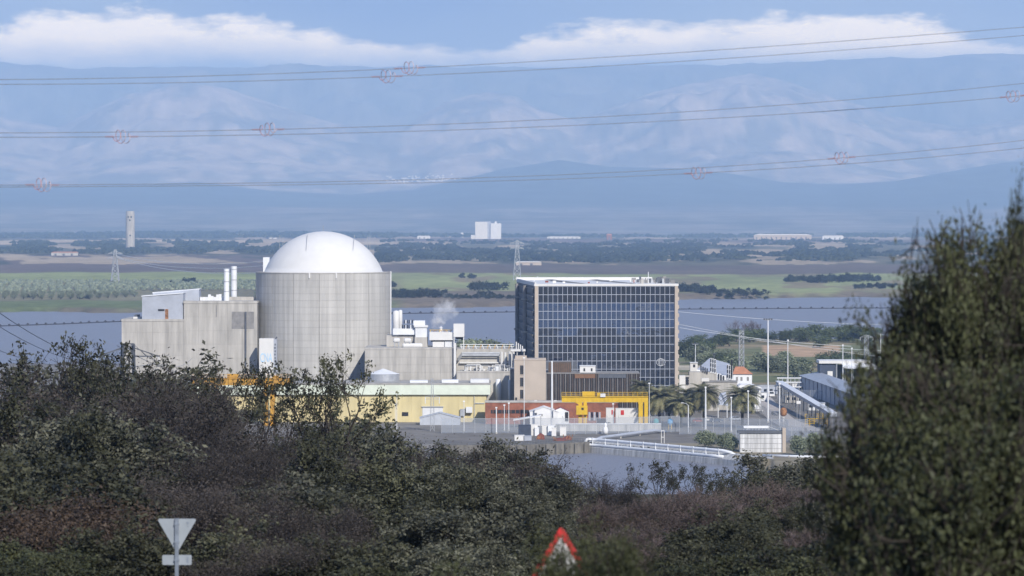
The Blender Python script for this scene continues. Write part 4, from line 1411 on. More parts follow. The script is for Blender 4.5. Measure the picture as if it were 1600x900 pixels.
for q in (672.5, 682.6):
    pbox(B(), 1033.8, 1037.5, q, q + 0.9, 1140.02, 0.12).build('crossbar', M['white'], tf)

# ------------------------------------------------------------------ fences: posts and rails with wire netting
m, n, l, pr = new_mat('wire_netting')
pr.inputs['Base Color'].default_value = (0.30, 0.34, 0.40, 1)
pr.inputs['Roughness'].default_value = 0.6
tr = n.new('ShaderNodeBsdfTransparent')
mx_ = n.new('ShaderNodeMixShader')
mx_.inputs[0].default_value = 0.42
l.new(tr.outputs[0], mx_.inputs[1])
l.new(pr.outputs[0], mx_.inputs[2])
l.new(mx_.outputs[0], n['Material Output'].inputs[0])
M['netting'] = m


def fence(pts, h, lab, step=3.4, mpost='galv'):
    """pts: [(column, distance)]"""
    P = [(X(a, d), d) for a, d in pts]
    t = thing('chain_link_fence', lab, 'fence', (P[0][0], P[0][1], 0))
    for (xa, ya), (xb, yb) in zip(P[:-1], P[1:]):
        za, zb_ = float(ground_z(xa, ya)), float(ground_z(xb, yb))
        za, zb_ = max(za, 0.0), max(zb_, 0.0)
        B().add([(xa, ya, za + 0.1), (xb, yb, zb_ + 0.1), (xb, yb, zb_ + h), (xa, ya, za + h)], [(0, 1, 2, 3)]).build('netting', M['netting'], t)
        B().tube([(xa, ya, za + h), (xb, yb, zb_ + h)], 0.05, 4).build('top_rail', M[mpost], t)
        L = math.hypot(xb - xa, yb - ya)
        k = max(1, int(L / step))
        for i in range(k + 1):
            u = i / k
            x, y, z = xa + (xb - xa) * u, ya + (yb - ya) * u, za + (zb_ - za) * u
            B().tube([(x, y, z), (x, y, z + h + 0.1), (x - 0.25, y - 0.35, z + h + 0.6)], 0.06, 4).build('post', M[mpost], t)
    return t


fence([(690, 1192), (880, 1196)], 4.6, 'chain-link fence before the yellow hall')
fence([(880, 1185), (1035, 1196), (1062, 1200)], 5.0, 'chain-link fence round the foot of the yellow crane')
fence([(1062, 1186), (1150, 1182), (1262, 1176)], 5.2, 'chain-link fence in front of the palms')
fence([(1150, 1155), (1290, 1140)], 4.6, 'chain-link fence behind the sluice')
fence([(1183, 1330), (1232, 1205)], 3.0, 'chain-link fence beside the service road')
fence([(1215, 1420), (1330, 1400)], 3.6, 'chain-link fence beyond the service road by the sheds')

# ------------------------------------------------------------------ service road and right-hand yard
mb = B()
rd = [(1178, 1500), (1192, 1420), (1204, 1340), (1222, 1270), (1262, 1205)]
wd = [7, 7, 8, 9, 11]
vs, fs = [], []
for (px, d), w_ in zip(rd, wd):
    vs += [(X(px, d) - w_ / 2, d, 0.06), (X(px, d) + w_ / 2, d, 0.06)]
for k in range(len(rd) - 1):
    fs.append((2 * k, 2 * k + 1, 2 * k + 3, 2 * k + 2))
M['road'] = mat('pale_road', (0.42, 0.385, 0.35), 0.95, 0.08, 0.4)
tag(mb.add(vs, fs).build('service_road', M['road']), None, None, kind='structure')

D = 1332.0
t = thing('switch_block', 'stepped bare concrete switchgear block with black louvre slots', 'building', (X(1120, D), D, 0))
B().box(X(1102, D), X(1152, D), D, D + 9, 0, Z(597.5, D)).build('front_wall', M['concrete_warm'], t)
B().box(X(1101.5, D), X(1152.5, D), D - 0.2, D + 9, Z(597.5, D), Z(596, D)).build('coping', M['concrete_dark'], t)
B().box(X(1079, D), X(1122, D), D + 9.2, D + 16, 0, Z(583, D)).build('upper_tier', M['concrete_warm'], t)
B().box(X(1118, D), X(1148, D), D + 9.3, D + 15, 0, Z(588, D)).build('upper_tier', M['white_metal'], t)
B().add([(X(1092, D), D + 16, Z(580, D)), (X(1146, D), D + 16, Z(590, D)), (X(1150, D), D + 40, Z(575, D)), (X(1118, D), D + 40, Z(566, D))], [(0, 1, 2, 3)]).build('sheet_roof', M['shed_blue'], t)
B().add([(X(1118, D), D + 40, Z(566, D)), (X(1150, D), D + 40, Z(575, D)), (X(1150, D), D + 40, 0), (X(1118, D), D + 40, 0)], [(0, 3, 2, 1)]).build('rear_gable', M['white_metal'], t)
B().add([(X(1092, D), D + 16, Z(580, D)), (X(1146, D), D + 16, Z(590, D)), (X(1146, D), D + 16, 0), (X(1092, D), D + 16, 0)], [(0, 3, 2, 1)]).build('front_gable', M['white_metal'], t)
for k in range(4):
    px, y = 1094.3 + k * 3.2, 571.5 + k * 1.4
    pbox(B(), px, px + 2.0, y, y + 8.5, D + 8.8, 0.4).build('louvre_slot', M['black'], t)
for k in range(3):
    px, y = 1121.8 + k * 3.9, 584 + k * 1.7
    pbox(B(), px, px + 2.2, y, y + 9, D + 8.9, 0.4).build('louvre_slot', M['black'], t)
for (pa_, ya_) in ((1110, 560.5), (1136.2, 570.5)):
    for k in range(3):
        for q in range(3):
            pbox(B(), pa_ + k * 3.3, pa_ + k * 3.3 + 1.6, ya_ + q * 7 + k * 0.8, ya_ + q * 7 + 5.2 + k * 0.8, D + 8.6, 0.4).build('louvre_slot', M['black'], t)
        pbox(B(), pa_ + k * 3.3 - 0.6, pa_ + k * 3.3 + 2.2, ya_ - 1 + k * 0.8, ya_ + 22 + k * 0.8, D + 9.0, 0.3).build('duct_face', M['white_metal'], t)
B().tube([(X(1143.2, D + 9), D + 9, Z(590, D)), (X(1143.2, D + 9), D + 9, Z(563, D))], 0.3, 8).build('exhaust', M['black'], t)
B().lathe((X(1115.5, D + 10), D + 10, 0), [(0.2, Z(561, D)), (0.25, Z(556, D)), (1.0, Z(554.5, D)), (0.1, Z(553.8, D))], 10).build('cowl', M['steel_dark'], t)
pbox(B(), 1096, 1108, 591, 596, D - 0.4, 3).build('wall_unit', M['white'], t)
t = thing('louvred_kiosk', 'white kiosk with dark louvres at the tower corner', 'kiosk', (X(1069, 1320), 1320, 0))
pbox(B(), 1061.5, 1071, 587, 606, 1320, 5, 0).build('wall', M['white'], t)
for k in range(3):
    pbox(B(), 1071.2, 1076.5, 589 + k * 4.3, 592 + k * 4.3, 1320.5, 3).build('louvre', M['black'], t)
pbox(B(), 1071.1, 1077, 587, 606, 1321, 4, 0).build('louvre_frame', M['concrete_warm'], t)
t = thing('white_watch_hut', 'little white hut with one window above the louvred kiosk', 'hut', (X(1084, 1360), 1360, 0))
pbox(B(), 1078.5, 1090, 567, 581, 1360, 4, 0).build('wall', M['white'], t)
pbox(B(), 1083, 1086.4, 569.5, 573.8, 1359.9, 0.3).build('window', M['black'], t)
pbox(B(), 1078, 1090.5, 566.3, 567.2, 1359.7, 4.6).build('roof', M['white_metal'], t)
t = thing('tank_trailer', 'rounded white tank trailer under the palms by the tower', 'trailer', (X(1072, 1300), 1300, 0))
B().tube([(X(1062, 1300), 1300, 3.0), (X(1063, 1300), 1300, 3.0), (X(1084, 1300), 1300, 3.0), (X(1085, 1300), 1300, 3.0)], [0.8, 1.3, 1.3, 0.8], 14).build('tank', M['white'], t)
B().box(X(1062, 1300), X(1085, 1300), 1299.2, 1300.8, 1.2, 1.7).build('chassis', M['steel_dark'], t)
for px in (1066, 1070, 1080):
    B().tube([(X(px, 1299), 1299, 0.6), (X(px, 1299), 1299.5, 0.6)], 0.6, 12).build('wheel', M['rubber'], t)

D = 1425.0
t = thing('tile_roof_house', 'small white house with an orange tiled hip roof', 'house', (X(1160, D), D, 0))
B().box(X(1146, D), X(1175, D), D, D + 9, 0, Z(584, D)).build('wall', M['white_metal'], t)
xa, xb = X(1144.5, D), X(1176.5, D)
B().add([(xa, D - 0.5, Z(584.5, D)), (xb, D - 0.5, Z(584.5, D)), (xb, D + 9.5, Z(584.5, D)), (xa, D + 9.5, Z(584.5, D)), (X(1150, D), D + 4.5, Z(573.5, D)), (X(1163, D), D + 4.5, Z(573.5, D))],
        [(0, 1, 5, 4), (1, 2, 5), (2, 3, 4, 5), (3, 0, 4), (0, 3, 2, 1)]).build('roof', M['roof_tile'], t)
for px in (1150, 1157, 1167):
    w = pbox(B(), px, px + 3.2, 589, 595, D - 0.08, 0.3).build('window', M['concrete_dark'], t)
t = thing('white_canopy', 'open white curved canopy behind the palm beside the road', 'canopy', (X(1172, 1308), 1308, 0))
B().prism([(X(1154, 1308), Z(603, 1308)), (X(1158, 1308), Z(601, 1308)), (X(1180, 1308), Z(602, 1308)), (X(1190, 1308), Z(606, 1308)), (X(1190, 1308), Z(607.5, 1308)), (X(1180, 1308), Z(604.5, 1308)), (X(1154, 1308), Z(605, 1308))], 1308, 1318).build('roof', M['fabric'], t)
B().prism([(X(1162, 1312), Z(606, 1312)), (X(1188, 1312), Z(607, 1312)), (X(1190, 1312), 1.5), (X(1168, 1312), 1.5)], 1312, 1313).build('side_sheet', M['fabric'], t)
for px in (1155, 1189):
    B().tube([(X(px, 1309), 1309, 0), (X(px, 1309), 1309, Z(604.5, 1309))], 0.12, 5).build('post', M['galv'], t)
t = thing('grey_sheet_stack', 'slanted grey sheet shelter in front of the concrete block', 'shelter', (X(1131, 1285), 1285, 0))
B().add([(X(1120, 1285), 1285, Z(632, 1285)), (X(1138, 1285), 1285, Z(634, 1285)), (X(1135, 1285), 1289, Z(613, 1285)), (X(1126, 1285), 1289, Z(615, 1285))], [(0, 1, 2, 3)]).build('sheet', M['shed_blue'], t)
for px in (1122, 1136):
    B().tube([(X(px, 1285.3), 1285.3, 0), (X(px, 1285.3), 1285.3, Z(632, 1285))], 0.15, 5).build('post', M['white_metal'], t)
# sheds on the right
t = thing('long_shed', 'long blue-grey metal shed running towards the big tree', 'shed', (X(1280, 1400), 1400, 0))
e = [(X(1250, 1480), 1480), (X(1345, 1300), 1300)]
wdt = 7.0
(xa, ya), (xb, yb) = e
h0, h1 = 6.2, 7.4
B().add([(xa, ya, 0), (xb, yb, 0), (xb + wdt, yb + 2, 0), (xa + wdt, ya + 2, 0), (xa, ya, h0), (xb, yb, h0), (xb + wdt, yb + 2, h1), (xa + wdt, ya + 2, h1)],
        [(0, 1, 5, 4), (1, 2, 6, 5), (2, 3, 7, 6), (3, 0, 4, 7)]).build('wall', M['shed_blue'], t)
B().add([(xa - 0.6, ya, h0 + 0.05), (xb - 0.6, yb - 1, h0 + 0.05), (xb + wdt + 0.4, yb + 1, h1 + 0.1), (xa + wdt + 0.4, ya + 2.5, h1 + 0.1)], [(0, 1, 2, 3)]).build('roof', M['grey_metal'], t)
for k in range(14):
    u = (k + 0.5) / 14
    x, y = xa + (xb - xa) * u, ya + (yb - ya) * u
    B().bar((x - 0.07, y, 0.2), (x - 0.07, y, h0 - 0.1), 0.35).build('wall_rib', M['navy'] if k % 4 == 0 else M['shed_blue'], t)
t = thing('open_barn', 'flat white roofed open barn with dark inside beyond the long shed', 'barn', (X(1320, 1470), 1470, 0))
D = 1472
pbox(B(), 1280, 1360, 563.5, 568, D, 14).build('roof', M['white'], t)
pbox(B(), 1281, 1306, 570, 596, D + 0.5, 12, 0).build('side_wall', M['navy'], t)
pbox(B(), 1293, 1301, 580, 588, D + 0.4, 0.3).build('opening', M['white'], t)
for k in range(5):
    pbox(B(), 1307 + k * 13, 1308 + k * 13, 568, 610, D + 0.3, 0.4, 0).build('post', M['shed_blue'], t)
pbox(B(), 1308, 1376, 570, 600, D + 12, 0.4, 0).build('rear_wall', M['steel_dark'], t)
B().add([(X(1318, D), D - 4, Z(575, D)), (X(1376, D), D - 4, Z(577, D)), (X(1362, D), D, Z(567.5, D)), (X(1315, D), D, Z(568, D))], [(0, 1, 2, 3)]).build('lean_to', M['white_metal'], t)
t = thing('covered_conveyor', 'raised pale covered walkway on dark legs descending beside the road', 'walkway', (X(1255, 1300), 1300, 0))
c0, c1 = Vector((X(1217, 1400), 1400, 6.8)), Vector((X(1302, 1215), 1215, 4.6))
B().bar(c0, c1, 2.2, 1.1).build('gallery', M['shed_blue'], t)
B().bar(c0 + Vector((0, 0, 0.62)), c1 + Vector((0, 0, 0.62)), 2.6, 0.16).build('roof', M['white_metal'], t)
for k in range(14):
    p = c0.lerp(c1, (k + 0.5) / 14)
    B().bar((p.x - 0.9, p.y, 0), (p.x - 0.9, p.y, p.z - 0.5), 0.3).build('leg', M['steel_dark'], t)
    B().bar((p.x + 0.9, p.y, 0), (p.x + 0.9, p.y, p.z - 0.5), 0.3).build('leg', M['steel_dark'], t)
t = thing('pipe_rack', 'low grey pipe rack frames before the long shed', 'pipe rack', (X(1236, 1450), 1450, 0))
for k in range(6):
    px = 1216 + k * 6.5
    B().tube([(X(px, 1450), 1450, 0), (X(px, 1450), 1450, 6.5)], 0.16, 5).build('post', M['galv'], t)
for h in (3.0, 4.8, 6.4):
    B().tube([(X(1214, 1450), 1450, h), (X(1252, 1450), 1450, h)], 0.22, 6).build('pipe', M['white_metal'], t)
t = thing('red_silencer', 'rusty red round vessel on a white foot beside the road', 'tank', (X(1224, 1262), 1262, 0))
B().lathe((X(1224, 1262), 1262, 0), [(0.3, 1.6), (1.1, 2.2), (1.25, 3.4), (0.9, 4.3), (0.2, 4.6)], 14).build('vessel', M['rust'], t, smooth=True)
B().box(X(1224, 1262) - 0.3, X(1224, 1262) + 0.3, 1261.7, 1262.3, 0, 1.7).build('foot', M['white'], t)
for k in range(9):
    px = 1258 + (k % 5) * 7
    D = 1235 + 30 * (k // 5)
    t = thing('yellow_rail_unit', 'yellow pipe guard rail among the yard plant by the big tree', 'guard rail', (X(px, D), D, 0), group='yellow guard rails below the covered walkway')
    for h in (0.8, 1.5, 2.2):
        B().tube([(X(px, D), D, h), (X(px, D) + 1.5, D, h + 0.15)], 0.09, 4).build('rail', M['yellow'], t)
    for q in (0, 1.5):
        B().tube([(X(px, D) + q, D, 0), (X(px, D) + q, D, 2.3)], 0.09, 4).build('post', M['yellow'], t)
t = thing('notice_board', 'blank white board on posts beside the service road', 'sign', (X(1248, 1225), 1225, 0))
pbox(B(), 1244.5, 1251, 626.5, 631, 1225, 0.15).build('board', M['white'], t)
for px in (1245.5, 1250):
    pbox(B(), px - 0.2, px + 0.2, 631, 660, 1225.02, 0.1, 0).build('post', M['galv'], t)

for (px, D, w_, h_, mm, lab) in ((1168, 1400, 7, 3.2, 'white_metal', 'pale site cabin close right of the orange roofed house'), (1182, 1452, 8, 3.4, 'shed_blue', 'blue-grey site cabin behind the pale cabin'), (1238, 1470, 9, 3.6, 'white', 'long white site cabin beyond the pipe rack'), (1226, 1385, 5, 2.8, 'concrete_warm', 'small drab cabin at the head of the covered walkway'), (1262, 1330, 6, 2.7, 'white_metal', 'pale cabin between the walkway and the long shed')):
    t = thing('site_cabin', lab, 'cabin', (X(px, D), D, 0))
    x = X(px, D)
    B().box(x, x + w_, D, D + 3, 0.2, h_).build('wall', M[mm], t)
    B().box(x - 0.15, x + w_ + 0.15, D - 0.2, D + 3.2, h_, h_ + 0.2).build('roof', M['galv'], t)
    for q in range(int(w_ / 2.2)):
        B().box(x + 0.6 + q * 2.2, x + 1.7 + q * 2.2, D - 0.06, D, 1.2, 2.2).build('window', M['glass_car'], t)
car(1212, 1300, -1.3, M['steel_dark'], 'dark car coming down the service road below the white van')
car(1150, 1268, 0.2, M['shed_blue'], 'blue-grey car parked behind the lone right palm')
car(1092, 1255, 0.1, M['dull_red'], 'dull red car parked under the palms left of the white car')

# ------------------------------------------------------------------ lamp masts and poles
def mast(px, yt, D, r, lab, head='flood', cat='lamp post'):
    x, zt = X(px, D), Z(yt, D)
    z0 = max(0.0, float(ground_z(x, D)))
    t = thing('lamp_mast', lab, cat, (x, D, z0))
    B().tube([(x, D, z0), (x, D, zt)], [r, r * 0.6], 8).build('pole', M['white_metal'], t)
    B().tube([(x, D, z0), (x, D, z0 + 0.5)], r * 1.8, 8).build('base', M['concrete_warm'], t)
    if head == 'flood':
        B().bar((x - 1.3, D, zt), (x + 1.3, D, zt), 0.18).build('crossarm', M['galv'], t)
        for q in (-1.2, -0.4, 0.4, 1.2):
            B().box(x + q - 0.3, x + q + 0.3, D - 0.3, D + 0.2, zt + 0.1, zt + 0.5).build('floodlight', M['steel_dark'], t)
    elif head == 'arm':
        B().tube([(x, D, zt - 0.2), (x - 0.6, D, zt + 0.5), (x - 1.7, D, zt + 0.7)], 0.07, 5).build('arm', M['white_metal'], t)
        B().box(x - 2.3, x - 1.5, D - 0.15, D + 0.15, zt + 0.6, zt + 0.8).build('lamp_head', M['white'], t)
    elif head == 'globe':
        B().lathe((x, D, zt), [(0.1, 0), (0.4, 0.2), (0.45, 0.5), (0.3, 0.8), (0.05, 0.9)], 10).build('lamp_globe', M['white'], t)
    else:
        B().box(x - 0.3, x + 0.3, D - 0.2, D + 0.2, zt, zt + 0.4).build('camera_box', M['white_metal'], t)
    return t


mast(1200, 500, 1255, 0.30, 'tallest floodlight mast rising beside the service road')
mast(862.5, 566, 1222, 0.42, 'thick white pole in front of the beige block', 'box')
mast(1102.5, 606, 1208, 0.34, 'stout white post between the palms', 'box')
mast(1075.5, 633, 1190, 0.22, 'lamp post with bent arm before the middle palms', 'arm')
mast(1142.5, 622, 1200, 0.22, 'white post at the foot of the lone right palm', 'box')
mast(1169, 612, 1195, 0.22, 'white post just before the lone right palm', 'box')
mast(1218, 602, 1225, 0.22, 'white post at the kerb of the service road', 'globe')
mast(1086.5, 538, 1640, 0.2, 'street lamp with twin head near the oaks behind the tower')
mast(1231, 534, 1500, 0.25, 'slim mast with globe lamp to the right of the floodlight mast', 'globe')
mast(1317, 540, 1420, 0.22, 'thin pole before the open barn roof', 'box')
mast(1331, 545, 1430, 0.2, 'thin pole second before the open barn', 'box')
mast(1376, 522, 1700, 0.25, 'floodlight pole by the edge of the big tree')
mast(788, 634, 1205, 0.16, 'thin pole before the brick range window band', 'box')
mast(795, 631, 1207, 0.16, 'second thin pole before the brick range', 'box')
mast(819, 560, 1215, 0.13, 'very thin pole across the beige block', 'box')
mast(775.5, 638, 1190, 0.22, 'short thick post at the end of the yellow hall', 'box')
mast(725, 628, 1205, 0.13, 'thin pole against the yellow hall near the wall unit', 'box')
mast(620, 616, 1205, 0.12, 'thin pole against the middle of the yellow hall', 'arm')
mast(617.5, 632, 1203, 0.10, 'short thin pole left of the dark hall window', 'box')
mast(958, 632, 1210, 0.13, 'thin white pole before the short white container', 'box')
mast(1014.5, 600, 1215, 0.12, 'thin pole beside the right crane leg', 'box')


def lattice(x, D, z0, zt, wb, wt, arms, lab, nseg=9, r=0.09, name='lattice_pylon', m='galv', cat='pylon', rz=0.0):
    """square lattice mast; arms [(z, half length)]"""
    t = thing(name, lab, cat, (x, D, z0), rz=rz)
    H = zt - z0

    def corner(k, u):
        w_ = wb + (wt - wb) * u
        return Vector(((-1, 1, 1, -1)[k] * w_ / 2, (-1, -1, 1, 1)[k] * w_ / 2, H * u))
    for k in range(4):
        B().bar(corner(k, 0), corner(k, 1), r * 2).build('leg', M[m], t, local=True)
    us = [1 - (1 - i / nseg) ** 1.25 for i in range(nseg + 1)]
    for i in range(nseg):
        br = B()
        for k in range(4):
            a_, b_ = corner(k, us[i]), corner((k + 1) % 4, us[i + 1])
            br.bar(a_, b_, r)
            br.bar(corner((k + 1) % 4, us[i]), corner(k, us[i + 1]), r)
            br.bar(corner(k, us[i + 1]), corner((k + 1) % 4, us[i + 1]), r)
        br.build('bracing', M[m], t, local=True)
    for (z, hl) in arms:
        for s_ in (-1, 1):
            a_ = B()
            tip = Vector((s_ * hl, 0, z - z0))
            for q in (-1, 1):
                a_.bar((s_ * wt / 2, q * wt / 2, z - z0), tip, r * 1.3)
                a_.bar((s_ * wt / 2, q * wt / 2, z - z0 + hl * 0.28), tip, r * 1.3)
            for u in (0.3, 0.6):
                a_.bar(Vector((s_ * wt / 2, 0, z - z0 + hl * 0.28)).lerp(tip, u), Vector((s_ * wt / 2, 0, z - z0)).lerp(tip, min(1, u + 0.2)), r)
            o = a_.build('crossarm', M[m], t, local=True)
            B().tube([tip, tip - Vector((0, 0, 1.3))], [0.1, 0.13], 6).build('insulator', M['white_metal'], o, local=True)
    return t


def gz_at(x, y):
    return float(ground_z(np.array([x]), np.array([y]))[0])


def wire(a, b, sag, r, lab, name='power_cable', m='wire', group=None, n=24, cat='cable'):
    a, b = Vector(a), Vector(b)
    pts = []
    for k in range(n + 1):
        u = k / n
        p = a.lerp(b, u)
        p.z -= sag * 4 * u * (1 - u)
        pts.append(p)
    o = B().tube(pts, r, 5).build(name, M[m])
    return tag(o, lab, cat, group)


lattice(X(1158.5, 1460), 1460, 0, Z(517, 1460), 1.9, 1.7, [], 'pale lattice mast standing before the right-hand oaks', 12, 0.1, 'lattice_mast', cat='mast')
lattice(X(1354, 1560), 1560, 0, Z(524, 1560), 1.8, 1.6, [(Z(527, 1560), 2.6)], 'lattice lamp mast close to the edge of the big tree', 10, 0.1, 'lattice_mast', cat='mast')
lattice(X(675.5, 1205), 1205, 0, Z(591, 1205), 1.3, 0.5, [(Z(620, 1205), 2.2), (Z(624, 1205), 2.2)], 'slim lattice mast in front of the yellow hall door', 9, 0.05, 'lattice_mast', cat='mast')
# far pylons
for (px, yb, yt, arms, lab) in ((180, 446, 390, (396, 403), 'thin far lattice pylon on the green field at the olive grove'), (808, 440, 375, (380, 388), 'thin far lattice pylon rising behind the glass tower')):
    D = HC * F / (yb - HY)
    x = X(px, D)
    lattice(x, D, gz_at(x, D), Z(yt, D), 8, 1.8, [(Z(a_, D), 7.0) for a_ in arms], lab, 8, 0.28)
# near pylon whose head shows over the trees at the left
PD = 690.0
pxz = X(200, PD)
pg = gz_at(pxz, PD)
lattice(pxz, PD, pg, Z(537, PD), 3.6, 1.9, [(Z(557, PD), 5.6)], 'steel pylon head rising from the trees in front of the concrete block', 12, 0.13, 'lattice_pylon', 'steel_dark', rz=0.25)
for k, (dx, pz, tx, ty, tz) in enumerate(((-5.4, 559, 330, 595, 1250), (-2, 540, 420, 602, 1250), (5.4, 559, 470, 600, 1250), (1, 538, 300, 560, 1316))):
    wire((pxz + dx, PD, Z(pz, PD) - (1.2 if abs(dx) > 3 else 0)), (X(tx, tz), tz - 1, Z(ty, tz)), 3.5, 0.055, ('lowest of the cables', 'second cable', 'cable from the near tip', 'steepest of the cables')[k] + ' running from the near pylon to the plant')
for k, (dx, py_) in enumerate(((-5.4, 470), (0, 455), (5.4, 475))):
    wire((pxz + dx, PD, Z(558, PD) - 1), (X(-140 + k * 60, 430), 430, Z(py_, 430)), 3, 0.05, ('outer', 'middle', 'inner')[k] + ' cable rising from the near pylon towards the viewer')
# cables from the far pylon to behind the dome
Dp = HC * F / (446 - HY)
for k, (ya_, yb_) in enumerate(((396, 407), (402, 414), (404, 425))):
    wire((X(180 + k * 3, Dp), Dp, Z(ya_, Dp)), (X(425, 2800), 2800, Z(yb_, 2800)), 6, 0.22, ('top', 'middle', 'lowest')[k] + ' of three pale cables from the far left pylon to the dome', m='white_metal')
for k, (xa_, ya_, da, xb_, yb_, db) in enumerate(((1062, 507, 1500, 1400, 560, 1600), (1062, 512, 1500, 1330, 541, 1560), (1060, 487, 1800, 1400, 508, 1800), (1158, 528, 1460, 1400, 548, 1560))):
    wire((X(xa_, da), da, Z(ya_, da)), (X(xb_, db), db, Z(yb_, db)), 1.0, 0.07, ('lower', 'upper', 'water-crossing', 'mast')[k] + ' cable strung right of the glass tower over the oaks', m='white_metal')

# ------------------------------------------------------------------ far buildings
D = 67 * F / (395 - HY)
x = X(203.5, D)
z0 = gz_at(x, D)
t = thing('concrete_tower', 'tall plain concrete tower standing on the far plain', 'tower', (x, D, z0))
r = (X(210.5, D) - X(196.5, D)) / 2
B().lathe((x, D, 0), [(r, z0 - 2), (r, Z(334, D))], 20).build('shaft', M['concrete_warm'], t)
B().lathe((x, D, 0), [(r * 0.93, Z(334, D)), (r * 0.93, Z(330, D))], 20).build('head', M['concrete_warm'], t)
for (a_, yy) in ((-0.35, 339), (0.3, 339), (0.0, 344), (0.1, 368)):
    xx = x + r * math.sin(a_)
    yv = D - r * math.cos(a_) - 0.3
    B().box(xx - 1.3, xx + 1.3, yv, yv + 1, Z(yy + 1.2, D), Z(yy - 1.2, D)).build('window', M['black'], t)
B().box(x - 8, x + 24, D + 5, D + 25, z0 - 2, z0 + 7).build('annex', M['roof_tile'], t)
D = 11600.0
x = X(763, D)
z0 = Z(374.5, D)
t = thing('white_factory_block', 'big windowless white block with a dark vertical stripe on the plain', 'factory', (x, D, z0))
gzz = gz_at(x, D)
pbox(B(), 742.5, 761.5, 346.5, 374.5, D, 60, gzz - 3).build('wall', M['white'], t)
pbox(B(), 766.5, 783, 349, 374.5, D - 2, 60, gzz - 3).build('wall', M['white_metal'], t)
pbox(B(), 761.5, 766.5, 346, 374.5, D + 4, 50, gzz - 3).build('dark_stripe', M['shed_blue'], t)
pbox(B(), 736, 742, 367, 374.5, D + 2, 30, gzz - 3).build('annex', M['white'], t)
pbox(B(), 773, 776, 346, 349, D + 2, 10).build('roof_plant', M['white_metal'], t)
for (x0_, x1_, yt, yb, mm, nm, lab) in ((855, 907, 370.6, 374, 'white', 'far_warehouse', 'long thin white warehouse right of the white factory block'), (652, 672, 369.5, 374, 'white', 'far_hall', 'small white arched hall left of the white factory block'),
                                       (1178, 1268, 368.5, 377, 'beige', 'far_warehouse', 'long beige warehouse on the plain near the big tree'), (1285, 1318, 370.5, 377, 'white_metal', 'far_warehouse', 'short pale warehouse next to the long beige one'),
                                       (695, 712, 368, 372, 'beige', 'far_farmhouse', 'beige farm building close left of the factory block'), (720, 724, 364.5, 372, 'white', 'far_silo', 'slim white silo beside the factory block'),
                                       (948, 956, 367, 376, 'brick', 'far_gable', 'lone reddish gabled barn on the plain'), (80, 122, 395, 401, 'concrete_warm', 'far_farmhouse', 'low pale farm shed among trees far left'),
                                       (806, 846, 410, 416, 'beige', 'far_farmhouse', 'farm buildings right behind the far pylon'), (415, 432, 371, 374, 'white', 'far_farmhouse', 'white farmhouse beside the dome top')):
    D = min(12400.0, HC * F / (yb - HY))
    x = X((x0_ + x1_) / 2, D)
    z0 = gz_at(x, D)
    t = thing(nm, lab, 'building', (x, D, z0))
    h = (yb - yt) / F * D
    w_ = X(x1_, D) - X(x0_, D)
    B().box(x - w_ / 2, x + w_ / 2, D, D + 20, z0 - 3, z0 + h * 0.8).build('wall', M[mm], t)
    B().prism([(x - w_ / 2 - 0.5, z0 + h * 0.8), (x + w_ / 2 + 0.5, z0 + h * 0.8), (x + w_ * 0.42, z0 + h), (x - w_ * 0.42, z0 + h)], D - 0.5, D + 20.5).build('roof', M['white_metal' if mm == 'white' else ('roof_tile' if mm in ('brick', 'concrete_warm') else 'white')], t)
    for k in range(max(1, int(w_ / 14))):
        xx = x - w_ / 2 + (k + 0.4) * 14
        if xx < x + w_ / 2 - 3:
            B().box(xx, xx + 3.5, D - 0.3, D, z0, z0 + h * 0.5).build('door', M['steel_dark'], t)

# ------------------------------------------------------------------ vegetation
def seg_mesh(name, segs, m, sides=4):
    """segs: list of (p0, p1, r0, r1) -> one mesh of tapered tubes"""
    A = np.array([s[0] for s in segs], float)
    Bq = np.array([s[1] for s in segs], float)
    r0 = np.array([s[2] for s in segs])[:, None]
    r1 = np.array([s[3] for s in segs])[:, None]
    d = Bq - A
    d /= np.linalg.norm(d, axis=1, keepdims=True) + 1e-9
    ref = np.where(np.abs(d[:, 2:3]) > 0.9, np.array([[1.0, 0, 0]]), np.array([[0, 0, 1.0]]))
    u = np.cross(d, ref)
    u /= np.linalg.norm(u, axis=1, keepdims=True)
    v = np.cross(d, u)
    ring0, ring1 = [], []
    for k in range(sides):
        a_ = 2 * math.pi * k / sides
        o = u * math.cos(a_) + v * math.sin(a_)
        ring0.append(A + o * r0)
        ring1.append(Bq + o * r1)
    V = np.stack(ring0 + ring1, 1)
    n = len(segs)
    base_ = (np.arange(n) * 2 * sides)[:, None, None]
    k = np.arange(sides)
    q = np.stack([k, (k + 1) % sides, (k + 1) % sides + sides, k + sides], -1)[None]
    return fast_mesh(name, V.reshape(-1, 3), (base_ + q).reshape(-1, 4), m)


